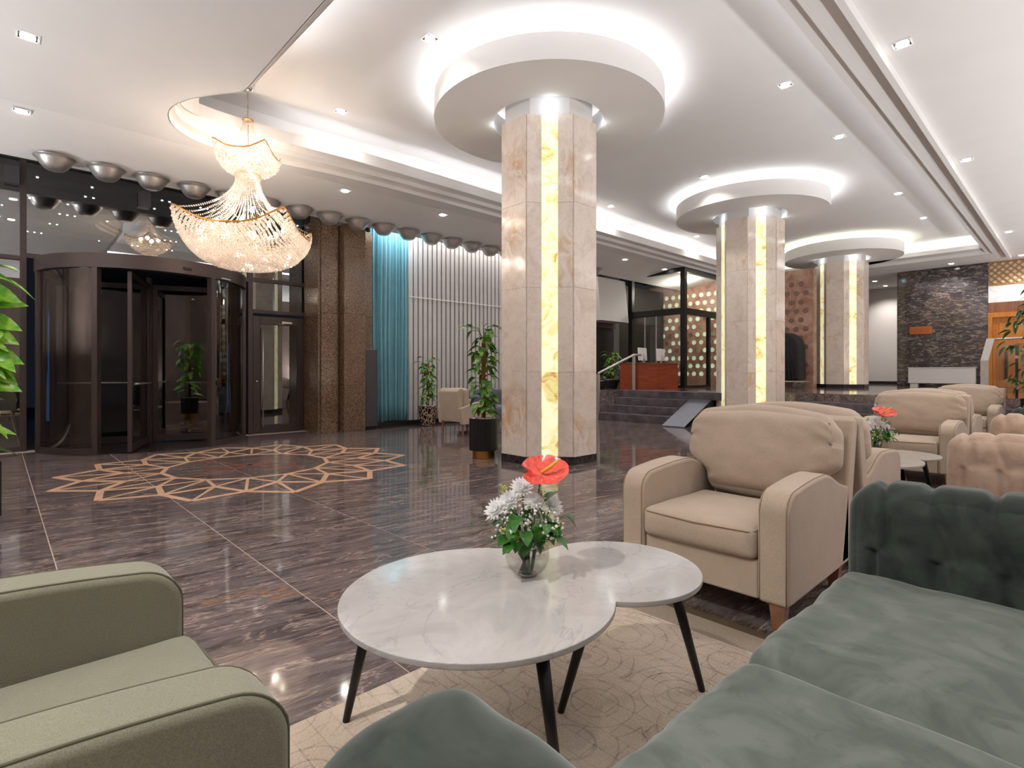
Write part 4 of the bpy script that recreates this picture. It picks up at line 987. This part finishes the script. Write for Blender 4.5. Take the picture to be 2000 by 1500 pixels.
# ------------------------------------------------------------------ COFFEE TABLES
def outline(c1, r1_, c2, r2_, n=64):
    c1, c2 = Vector(c1), Vector(c2); d = (c2 - c1).length; a = (r1_**2 - r2_**2 + d * d) / (2 * d); h = math.sqrt(r1_**2 - a * a)
    u = (c2 - c1).normalized(); v = Vector((-u.y, u.x)); A_ = c1 + u * a + v * h; B_ = c1 + u * a - v * h
    out = []
    t0 = math.atan2((A_ - c1).y, (A_ - c1).x); t1 = math.atan2((B_ - c1).y, (B_ - c1).x)
    while t1 < t0: t1 += 2 * PI
    for i in range(n): t = t0 + (t1 - t0) * i / n; out.append((c1.x + r1_ * math.cos(t), c1.y + r1_ * math.sin(t)))
    t0 = math.atan2((B_ - c2).y, (B_ - c2).x); t1 = math.atan2((A_ - c2).y, (A_ - c2).x)
    while t1 < t0: t1 += 2 * PI
    for i in range(n): t = t0 + (t1 - t0) * i / n; out.append((c2.x + r2_ * math.cos(t), c2.y + r2_ * math.sin(t)))
    return out
def table(ox, oy, lab):
    t = emp('coffee_table', (ox, oy, .0095), 0, lab, 'coffee table', 'cloud shaped marble coffee tables')
    mk('tabletop', B().prism(outline((0, 0), .425, (.166, .49), .295), .432, .45), 'top', parent=t, bevel=0.003)
    mk('under_plate', B().prism(outline((0, 0), .40, (.166, .49), .27), .426, .4318), 'cab', parent=t)
    for (tx, ty, bx_, by_) in ((-.29, -.20, -.345, -.275), (.27, -.01, .385, -.045), (.20, .34, .105, .27), (.31, .62, .372, .727)):
        mk('leg', B().tube([(tx, ty, .426), (bx_, by_, .004)], [.021, .012], 14), 'black', parent=t, smooth=True)
        lg = mk('foot_pad', B().lathe([(.011, .001), (.011, .005)], 10, (bx_, by_)), 'black', parent=t)
    return t
table(-1.313, 1.101, 'nearest grey marble coffee table of two merged circles on black splayed legs')
table(-1.25, 5.05, 'second grey marble coffee table behind the cream armchairs')

# rugs
def rug(x0, x1, y0, y1, lab):
    r = emp('rug', (0, 0, 0), 0, lab, 'rug')
    mk('pile', B().box(x0, x1, y0, y1, .0025, .011), 'rug', parent=r)
    b = B(); rr = random.Random(3)
    for i in range(int((x1 - x0) / .011)):
        x = x0 + i * .011; dx = rr.uniform(-.02, .02); L = rr.uniform(.04, .07)
        b.add([(x, y1 - .005, .010), (x + .006, y1 - .005, .010), (x + .006 + dx, y1 + L, .005), (x + dx, y1 + L, .005)], [(0, 1, 2, 3)])
    mk('fringe', b, 'rug', parent=r, kind='stuff')
rug(-1.76, .7, -.6, 2.43, 'worn oriental rug in cream and brown under the marble coffee table')
rug(-1.76, -.66, 4.52, 6.7, 'worn cream rug under the second coffee table')

# ------------------------------------------------------------------ PLANTS
def leaf_mesh(nm, m, L=.16, W=.1, droop=.35, heart=True):
    b = B(); n = 6; rows = []
    for i in range(n + 1):
        t = i / n; wv = W / 2 * (math.sin(PI * min(1, t ** .75)) ** .8) if 0 < t < 1 else 0
        if heart and i == 1: wv = W * .42
        y = L * t; z = -droop * L * t * t; rows.append((y, z, wv))
    for y, z, wv in rows: b.v += [(-wv, y - (.02 * L if wv else 0), z + wv * .35), (0, y, z), (wv, y - (.02 * L if wv else 0), z + wv * .35)]
    for i in range(n): o = i * 3; b.f += [(o, o + 1, o + 4, o + 3), (o + 1, o + 2, o + 5, o + 4)]
    return mesh(nm, b, m, True)
LF = {k: leaf_mesh('leaf', k, L, W, d) for k, L, W, d in (('leaf', .17, .105, .5), ('leaf_bright', .20, .12, .4), ('leaf_dark', .13, .055, .5), ('ivy', .058, .046, .4))}
def put_leaf(par, me, base, az, tilt, sc=1.0, roll=0):
    o = bpy.data.objects.new('leaf', me); COL.objects.link(o); o.parent = par; o.location = base
    o.rotation_euler = (Matrix.Rotation(az - PI / 2, 3, 'Z') @ Matrix.Rotation(tilt, 3, 'X') @ Matrix.Rotation(roll, 3, 'Y')).to_euler(); o.scale = (sc, sc, sc); return o
def pole_plant(loc, z0, zt, lab, me, seed, n=80, rad=.05, sc=1.0, spread=.07, name='potted_pothos', pot='fluted', top=8):
    rnd = random.Random(seed); root = emp(name, loc, 0, lab, 'potted plant')
    if pot == 'fluted':
        k = 72; prof_r = [(.193 if i % 2 else .187) for i in range(k)]
        mk('pot', B().prism([(prof_r[i] * math.cos(2 * PI * i / k), prof_r[i] * math.sin(2 * PI * i / k)) for i in range(k)], .105, z0), 'black', parent=root)
        mk('gold_base', B().lathe([(.15, .002), (.15, .1045)], 40), 'gold', parent=root, auto=.6)
    else:
        mk('pot', B().lathe([(.14, .012 if pot == 'carved' else .002), (.155, .05), (.20, z0 * .75), (.212, z0), (.19, z0), (.18, z0 - .05)], 40), 'pot_carved' if pot == 'carved' else 'black', parent=root, auto=.6)
    b = B()
    for i in range(90):
        a, r_ = rnd.uniform(0, 2 * PI), .165 * math.sqrt(rnd.random()); s = rnd.uniform(.008, .016)
        b.lathe([(0, -s + z0), (s, z0), (0, z0 + s * .7)], 6, (r_ * math.cos(a), r_ * math.sin(a)))
    b.lathe([(0, z0 - .02), (.182, z0 - .02), (.182, z0 - .004), (0, z0 - .004)], 24)
    mk('pebbles', b, 'pebble', parent=root, kind='stuff')
    mk('coir_pole', B().lathe([(.028, z0 - .01), (.03, (z0 + zt) / 2), (.027, zt - .12), (0, zt - .115)], 16), 'coir', parent=root, smooth=True)
    stems = B()
    for i in range(n):
        t = i / n; z = z0 + .06 + (zt - z0 - .12) * t; a = rnd.uniform(0, 2 * PI); r_ = rad + rnd.uniform(0, spread)
        c = (r_ * math.cos(a), r_ * math.sin(a), z + rnd.uniform(0, .04))
        stems.tube([(.025 * math.cos(a), .025 * math.sin(a), z - .02), c], .0035, 5)
        put_leaf(root, me, c, a + rnd.uniform(-.5, .5), rnd.uniform(-.7, .25), sc * rnd.uniform(.75, 1.1), rnd.uniform(-.4, .4))
    for i in range(top):
        a = 2 * PI * i / top + rnd.uniform(-.3, .3); r_ = .10 + rnd.uniform(0, .10); zz = zt - .04 + rnd.uniform(-.06, .10)
        c = (r_ * math.cos(a), r_ * math.sin(a), zz); stems.tube([(0, 0, zt - .15), (r_ * .5 * math.cos(a), r_ * .5 * math.sin(a), zz - .01), c], .004, 5)
        put_leaf(root, me, c, a, rnd.uniform(-.35, .35), sc * 1.05, rnd.uniform(-.3, .3))
    mk('stems', stems, 'stem', parent=root, smooth=True)
    return root
pole_plant((-5.59, 4.77, 0), .53, 1.72, 'tall pothos in a black fluted pot with gold base beside the nearest column', LF['leaf'], 5, 82)
pole_plant((-9.72, 6.72, .0), .43, 1.42, 'smaller pothos in a carved black pot between turquoise curtain and fin wall', LF['leaf'], 9, 95, sc=.72, spread=.06, pot='carved', top=7)
pole_plant((-5.45, -.17, .0), .5, 1.9, 'bright green pothos leaning in at the left edge of the picture', LF['leaf_bright'], 13, 60, sc=1.25, spread=.10)
edge_plant = [o for o in bpy.data.objects if o.get('label', '').startswith('bright green pothos')][0]
for z, rl_, ti, az in ((1.74, 1.0, -.15, .7), (1.66, 1.1, .1, 1.0), (1.53, .9, -.1, .75), (1.46, 1.05, -.3, .65), (1.30, 1.0, -.2, .9), (1.20, .8, -.4, .8), (1.10, 1.0, -.2, .75)):
    put_leaf(edge_plant, LF['leaf_bright'], (-.02, .10, z), az, ti, 1.15, rl_)
pole_plant((-9.0, 12.35, .7), .25, .95, 'bushy green plant behind the stair handrail by the dark window', LF['leaf'], 21, 60, sc=.8, spread=.14, name='potted_plant', pot='round')
pole_plant((-8.8, 11.5, .7), .22, .32, 'low plant in a dark pot on the platform beside the red desk', LF['leaf_dark'], 23, 8, sc=1, spread=.1, name='potted_plant', pot='round', top=10)
# tree at the right edge
tr2 = emp('potted_tree', (-.43, 11.42, 0), 0, 'tall leafy indoor tree in a black pot at the far right edge', 'potted plant')
mk('pot', B().lathe([(.2, .002), (.24, .1), (.25, .75), (.225, .75), (.22, .68)], 32), 'black', parent=tr2, auto=.6)
rnd = random.Random(4); b = B()
for i in range(120):
    a, r_ = rnd.uniform(0, 2 * PI), .2 * math.sqrt(rnd.random()); s = rnd.uniform(.01, .02); b.lathe([(0, .72 - s), (s, .72), (0, .72 + s)], 6, (r_ * math.cos(a), r_ * math.sin(a)))
b.lathe([(0, .69), (.218, .69), (.218, .712), (0, .712)], 20)
mk('pebbles', b, 'pebble', parent=tr2, kind='stuff')
mk('trunk', B().tube([(0, 0, .7), (.03, 0, 1.2), (.0, .02, 1.8), (.02, 0, 2.3)], [.03, .026, .022, .012], 10).tube([(.02, 0, 1.3), (-.15, -.1, 1.55), (-.3, -.15, 1.6)], [.012, .009, .004], 6).tube([(.0, 0, .95), (-.14, -.08, .95), (-.36, -.1, 1.05)], [.01, .007, .003], 6), 'brown_wood', parent=tr2, smooth=True)
for i in range(230):
    z = rnd.uniform(.85, 2.45); rr_ = (.16 + .26 * math.sin(min(1, (z - .6) / 1.9) * PI)) * math.sqrt(rnd.random()); a = rnd.uniform(0, 2 * PI)
    put_leaf(tr2, LF['leaf_dark'], (rr_ * math.cos(a), rr_ * math.sin(a), z), a + rnd.uniform(-.6, .6), rnd.uniform(-1.0, .2), rnd.uniform(.7, 1.3), rnd.uniform(-.5, .5))
for i in range(16):
    t = i / 16; put_leaf(tr2, LF['leaf'], (-.12 - .24 * t, -.1, .96 + .1 * t), PI + rnd.uniform(-1.4, 1.4), rnd.uniform(-.3, .4), .5, rnd.uniform(-.4, .4))

# ------------------------------------------------------------------ VASE + FLOWERS
def vase(loc, lab, lab2, seed, mirror=1):
    v = emp('vase', loc, 0, lab, 'vase')
    R_ = .076
    prof = [(0, .001), (.034, .001), (.036, .004)] + [(R_ * math.sin(a), .070 - R_ * math.cos(a)) for a in [.62 + (2.45 - .62) * i / 14 for i in range(15)]] + [(.050, .133), (.047, .133), (.046, .127)]
    inn = [(max(0, (R_ - .003) * math.sin(a)), .070 - (R_ - .003) * math.cos(a)) for a in [2.45 - (2.45 - .5) * i / 14 for i in range(15)]] + [(0, .009)]
    mk('bowl', B().lathe(prof + inn, 40, cap=False), 'vase_glass', parent=v, smooth=True)
    mk('thick_base', B().lathe([(0, .0015), (.032, .0015), (.03, .009), (0, .009)], 30), 'glass', parent=v, smooth=True)
    rnd = random.Random(seed)
    q = emp('flower_bouquet', (loc[0], loc[1], loc[2] + .008), 0, lab2, 'bouquet')
    mk('wrapped_stems', B().tube([(-.012, 0, .006), (-.016, 0, .06), (-.008, 0, .12)], [.020, .022, .018], 10).tube([(.01, .01, .006), (.03, .01, .1)], .006, 6).tube([(.02, -.01, .006), (-.0, .0, .1)], .006, 6), 'leaf_dark', parent=q, smooth=True)
    # chrysanthemums
    def chrys(c, nrm, r_):
        b = B(); nrm = Vector(nrm).normalized(); rot = Vector((0, 0, 1)).rotation_difference(nrm).to_matrix().to_4x4()
        for ly, (cnt, el, ln) in enumerate(((18, .10, 1.0), (16, .40, .88), (13, .75, .7), (9, 1.1, .5), (5, 1.4, .35))):
            for i in range(cnt):
                a = 2 * PI * (i + ly * .5) / cnt + rnd.uniform(-.1, .1); L = r_ * ln * rnd.uniform(.9, 1.1); e = el + rnd.uniform(-.1, .1)
                d = Vector((math.cos(a) * math.cos(e), math.sin(a) * math.cos(e), math.sin(e))); s = Vector((-math.sin(a), math.cos(a), 0)) * r_ * .15; up = Vector((0, 0, r_ * .06))
                p = [d * L * .1, d * L * .55 + s, d * L * .55 - s, d * L + up, d * L * .55 - up]
                b.add([rot @ k for k in p], [(0, 1, 4), (0, 4, 2), (1, 3, 4), (4, 3, 2)])
        fl_ = mk('chrysanthemum', b, 'petal', parent=q, loc=c)
        mk('stem', B().tube([(0, 0, 0), tuple(-Vector(c) * .5 + Vector((0, 0, .02))), tuple(-Vector(c) + Vector((0, 0, .08)))], .003, 5), 'stem', parent=fl_, smooth=True)
    # local axes: camera lies towards (+x, -y); rr = right in the picture, ff = towards the camera
    rr = Vector((.688, .7257, 0)); ff = Vector((.7257, -.688, 0)); Z = Vector((0, 0, 1))
    pos = lambda r_, f_, z: tuple(rr * r_ * mirror + ff * f_ + Z * z)
    for (r_, f_, z, s) in ((-.105, .01, .215, .048), (-.058, .0, .245, .046), (-.018, -.01, .285, .046), (.022, .01, .245, .046), (.085, -.02, .225, .044)):
        chrys(pos(r_, f_, z), tuple(rr * r_ * 6 * mirror + ff * .55 + Z * .8), s)
    # anthurium
    def spathe():
        b = B(); n = 56; L = .102
        pts = []
        for i in range(n):
            a = 2 * PI * i / n; r_ = L * (.62 + .38 * abs(math.cos(a / 2)) ** .5) * (1 - .45 * math.exp(-((a - PI) / .28) ** 2)); pts.append((r_ * math.cos(a) * .92, r_ * math.sin(a)))
        for k, f in enumerate((0, .35, .7, 1.0)):
            for i, (x, y) in enumerate(pts): b.v.append((x * f, y * f, .022 * f * f - .012 * math.sin(f * 3) + (.0045 * math.sin(i * 2 * PI / n * 7) - .004 * abs(math.sin(i * PI / n))) * math.sin(f * 2.6)))
        for k in range(3):
            for i in range(n): j = (i + 1) % n; b.f.append((k * n + i, k * n + j, (k + 1) * n + j, (k + 1) * n + i))
        return b
    c = Vector(pos(.048, .0, .335)); X = (rr * mirror * .95 + Z * .05).normalized(); Nn = (ff * .36 + Z * .93 - rr * .05).normalized(); Y = Nn.cross(X).normalized(); X = Y.cross(Nn)
    mt = Matrix(((X.x, Y.x, Nn.x, c.x), (X.y, Y.y, Nn.y, c.y), (X.z, Y.z, Nn.z, c.z), (0, 0, 0, 1)))
    sb = spathe(); sb.xf(mt); an = mk('anthurium', sb, 'anth', parent=q, smooth=True, label='coral red anthurium bloom with yellow spadix')
    an.modifiers.new('sub', 'SUBSURF').levels = 1; an.modifiers['sub'].render_levels = 1
    d = (rr * mirror * .72 + Z * .62 + ff * .15).normalized()
    mk('spadix', B().tube([tuple(c + Z * .004), tuple(c + d * .045), tuple(c + d * .085)], [.006, .0058, .003], 10), 'spadix', parent=an, smooth=True)
    mk('stem', B().tube([tuple(c - Nn * .004), tuple(c * .75 + Z * .01), pos(.01, 0, .08)], .0028, 6), 'stem', parent=an, smooth=True)
    # gypsophila
    b = B(); sb = B()
    for i in range(150):
        a = rnd.uniform(-1, 1); p = Vector(pos(a * .12, rnd.uniform(-.02, .075), .15 + rnd.uniform(0, .09) - abs(a) * .03)); s = rnd.uniform(.0035, .0065)
        b.lathe([(0, -s), (s * .9, -s * .3), (s * .9, s * .3), (0, s)], 6).v
        k = 24; b.v[-k:] = [tuple(Vector(u) + p) for u in b.v[-k:]]
        if i % 2 == 0: sb.tube([tuple(p), pos(a * .03, 0, .1)], .0009, 3)
    mk('gypsophila', b, 'petal', parent=q, kind='stuff'); mk('fine_stems', sb, 'stem', parent=q, kind='stuff')
    # berries
    for (r_, f_, z) in ((-.085, .0, .285), (.115, .03, .165), (-.075, .07, .165), (-.03, .085, .145), (.05, -.01, .262)):
        b = B(); c0 = Vector(pos(r_, f_, z))
        for i in range(22):
            u = Vector((rnd.gauss(0, 1), rnd.gauss(0, 1), rnd.gauss(0, 1))).normalized() * .016; s = .003
            b.lathe([(0, -s), (s, 0), (0, s)], 6); b.v[-18:] = [tuple(Vector(k) + c0 + u) for k in b.v[-18:]]
            b.tube([tuple(c0), tuple(c0 + u)], .0008, 3)
        mk('berry_cluster', b, 'berry', parent=q)
    # ivy leaves
    for i in range(52):
        a = rnd.uniform(0, 2 * PI); r_ = rnd.uniform(.03, .095); z = rnd.uniform(.115, .205)
        put_leaf(q, LF['ivy'], (r_ * math.cos(a), r_ * math.sin(a), z), a + rnd.uniform(-.5, .5), rnd.uniform(-1.1, .1), rnd.uniform(.8, 1.15), rnd.uniform(-.5, .5))
    for r_, f_, z, az, ti in ((.125, .02, .20, .75, -.5), (.085, .05, .135, .4, -.25), (.06, -.0, .24, 1.2, .9)):
        c0 = pos(r_, f_, z); put_leaf(q, LF['ivy'], c0, az, ti, 1.05); mk('stem', B().tube([c0, pos(r_ * .4, 0, z - .05)], .0014, 4), 'stem', parent=q)
vase((-1.307, 1.311, .4600), 'round clear glass fishbowl vase on the nearest marble coffee table', 'bouquet of white chrysanthemums and one coral anthurium in the nearest vase', 3)
vase((-1.20, 5.38, .4600), 'round glass vase on the second coffee table, mostly hidden by an armchair', 'white and coral bouquet showing above the cream armchair in the middle distance', 8, 1)

# ------------------------------------------------------------------ CHANDELIER
CX, CY = -7.50, 2.37
ch = emp('chandelier', (CX, CY, 0), 0, 'large two-tier crystal chandelier with curved gold rims hanging near the revolving door', 'chandelier')
th0 = math.atan2(-CY, -CX) + 0.45    # azimuth of the corner nearest the camera
def rimf(Rc, zc, sag, th):
    k = abs(math.sin(2 * (th - th0)))      # 0 at the corners, 1 half-way
    q = (1 - k) ** 1.4
    return Rc * (.80 + .20 * q), zc - sag * (1 - q)
def rim(Rc, zc, sag, n=96):
    return [(rimf(Rc, zc, sag, 2 * PI * i / n)[0] * math.cos(2 * PI * i / n), rimf(Rc, zc, sag, 2 * PI * i / n)[0] * math.sin(2 * PI * i / n), rimf(Rc, zc, sag, 2 * PI * i / n)[1]) for i in range(n)]
mk('gold_rim', B().tube(rim(.90, 3.14, .22), .012, 6, True), 'brass_rim', parent=ch, smooth=True)
mk('gold_rim', B().tube(rim(.44, 4.07, .12), .009, 6, True), 'brass_rim', parent=ch, smooth=True)
def bead(b, p, s):
    x, y, z = p; o = len(b.v); b.v += [(x + s, y, z), (x - s, y, z), (x, y + s, z), (x, y - s, z), (x, y, z + s * 1.25), (x, y, z - s * 1.25)]
    b.f += [(o, o + 2, o + 4), (o + 2, o + 1, o + 4), (o + 1, o + 3, o + 4), (o + 3, o, o + 4), (o + 2, o, o + 5), (o + 1, o + 2, o + 5), (o + 3, o + 1, o + 5), (o, o + 3, o + 5)]
def bowl_beads(Rc, zc, sag, zb, rows, cnt, s):
    b = B()
    for j in range(rows):
        t = j / (rows - 1)
        for i in range(cnt):
            th = 2 * PI * (i + (j % 2) * .5) / cnt; R0, Z0 = rimf(Rc, zc, sag, th)
            # strand sags from the rim to the bottom
            ang = t * PI / 2; r_ = R0 * math.cos(ang) ** .75 if t < 1 else 0; z = zb + (Z0 - .03 - zb) * (1 - math.sin(ang) ** 1.15)
            if r_ < .05 and i % 3: continue
            if cnt * s * 1.2 > 2 * PI * r_ and (i % max(1, int(cnt * s * 1.5 / (2 * PI * max(r_, .02)))) != 0): continue
            bead(b, (r_ * math.cos(th) + random.uniform(-.004, .004), r_ * math.sin(th) + random.uniform(-.004, .004), z), s * random.uniform(.8, 1.15))
    return b
def up_beads(Rc, zc, sag, rt, zt, cnt, n, s):
    b = B()
    for i in range(cnt):
        th = 2 * PI * i / cnt; R0, Z0 = rimf(Rc, zc, sag, th)
        for j in range(n):
            t = j / n; r_ = R0 + (rt - R0) * (1 - (1 - t) ** 1.9); z = Z0 + (zt - Z0) * t ** 1.35
            bead(b, (r_ * math.cos(th), r_ * math.sin(th), z), s)
    return b
mk('crystal_bowl', bowl_beads(.90, 3.14, .22, 2.50, 21, 116, .023), 'crystal', parent=ch, kind='stuff')
mk('crystal_strands', up_beads(.90, 3.14, .22, .14, 3.72, 60, 44, .0088), 'crystal', parent=ch, kind='stuff')
mk('crystal_bowl', bowl_beads(.44, 4.07, .12, 3.71, 12, 58, .019), 'crystal', parent=ch, kind='stuff')
mk('crystal_strands', up_beads(.44, 4.07, .12, .06, 4.42, 36, 26, .0068), 'crystal', parent=ch, kind='stuff')
mk('neck_ring', B().tube([(.14 * math.cos(a), .14 * math.sin(a), 3.72) for a in [2 * PI * i / 32 for i in range(32)]], .008, 6, True), 'brass_rim', parent=ch, smooth=True)
mk('crown_ring', B().tube([(.06 * math.cos(a), .06 * math.sin(a), 4.43) for a in [2 * PI * i / 24 for i in range(24)]], .012, 6, True), 'brass_rim', parent=ch, smooth=True)
mk('rod', B().tube([(0, 0, 2.9), (0, 0, 4.85)], .010, 8), 'chrome', parent=ch, smooth=True)
mk('ceiling_cup', B().lathe([(.02, 4.80), (.05, 4.81), (.075, 4.86), (.08, ZC - .001)], 24), 'chrome', parent=ch, smooth=True)
mk('chain_link', B().tube([(0, .012 * math.cos(a), 4.60 + .025 * math.sin(a)) for a in [2 * PI * i / 16 for i in range(16)]], .004, 5, True), 'chrome', parent=ch, smooth=True)
bulbs = [(.42 * math.cos(a), .42 * math.sin(a), 3.02) for a in [2 * PI * i / 8 + .3 for i in range(8)]] + [(.18 * math.cos(a), .18 * math.sin(a), 3.22) for a in [2 * PI * i / 4 for i in range(4)]] + [(.16 * math.cos(a), .16 * math.sin(a), 3.98) for a in [2 * PI * i / 4 + .4 for i in range(4)]]
arms = B()
for p in bulbs:
    mk('bulb', B().lathe([(0, p[2] - .03), (.018, p[2] - .02), (.022, p[2]), (.012, p[2] + .03), (0, p[2] + .05)], 10, (p[0], p[1])), 'bulb', parent=ch, smooth=True)
    arms.tube([(0, 0, p[2] - .08), (p[0] * .5, p[1] * .5, p[2] - .11), (p[0], p[1], p[2] - .03)], .006, 5)
mk('arms', arms, 'brass_rim', parent=ch, smooth=True)
for i, p in enumerate(bulbs):
    if i % 2 == 0 or i >= 8: lamp('POINT', 'chandelier_lamp', (p[0], p[1], p[2] + .02), CHAND_W, (1, .84, .70), parent=ch, shadow_soft_size=.035)
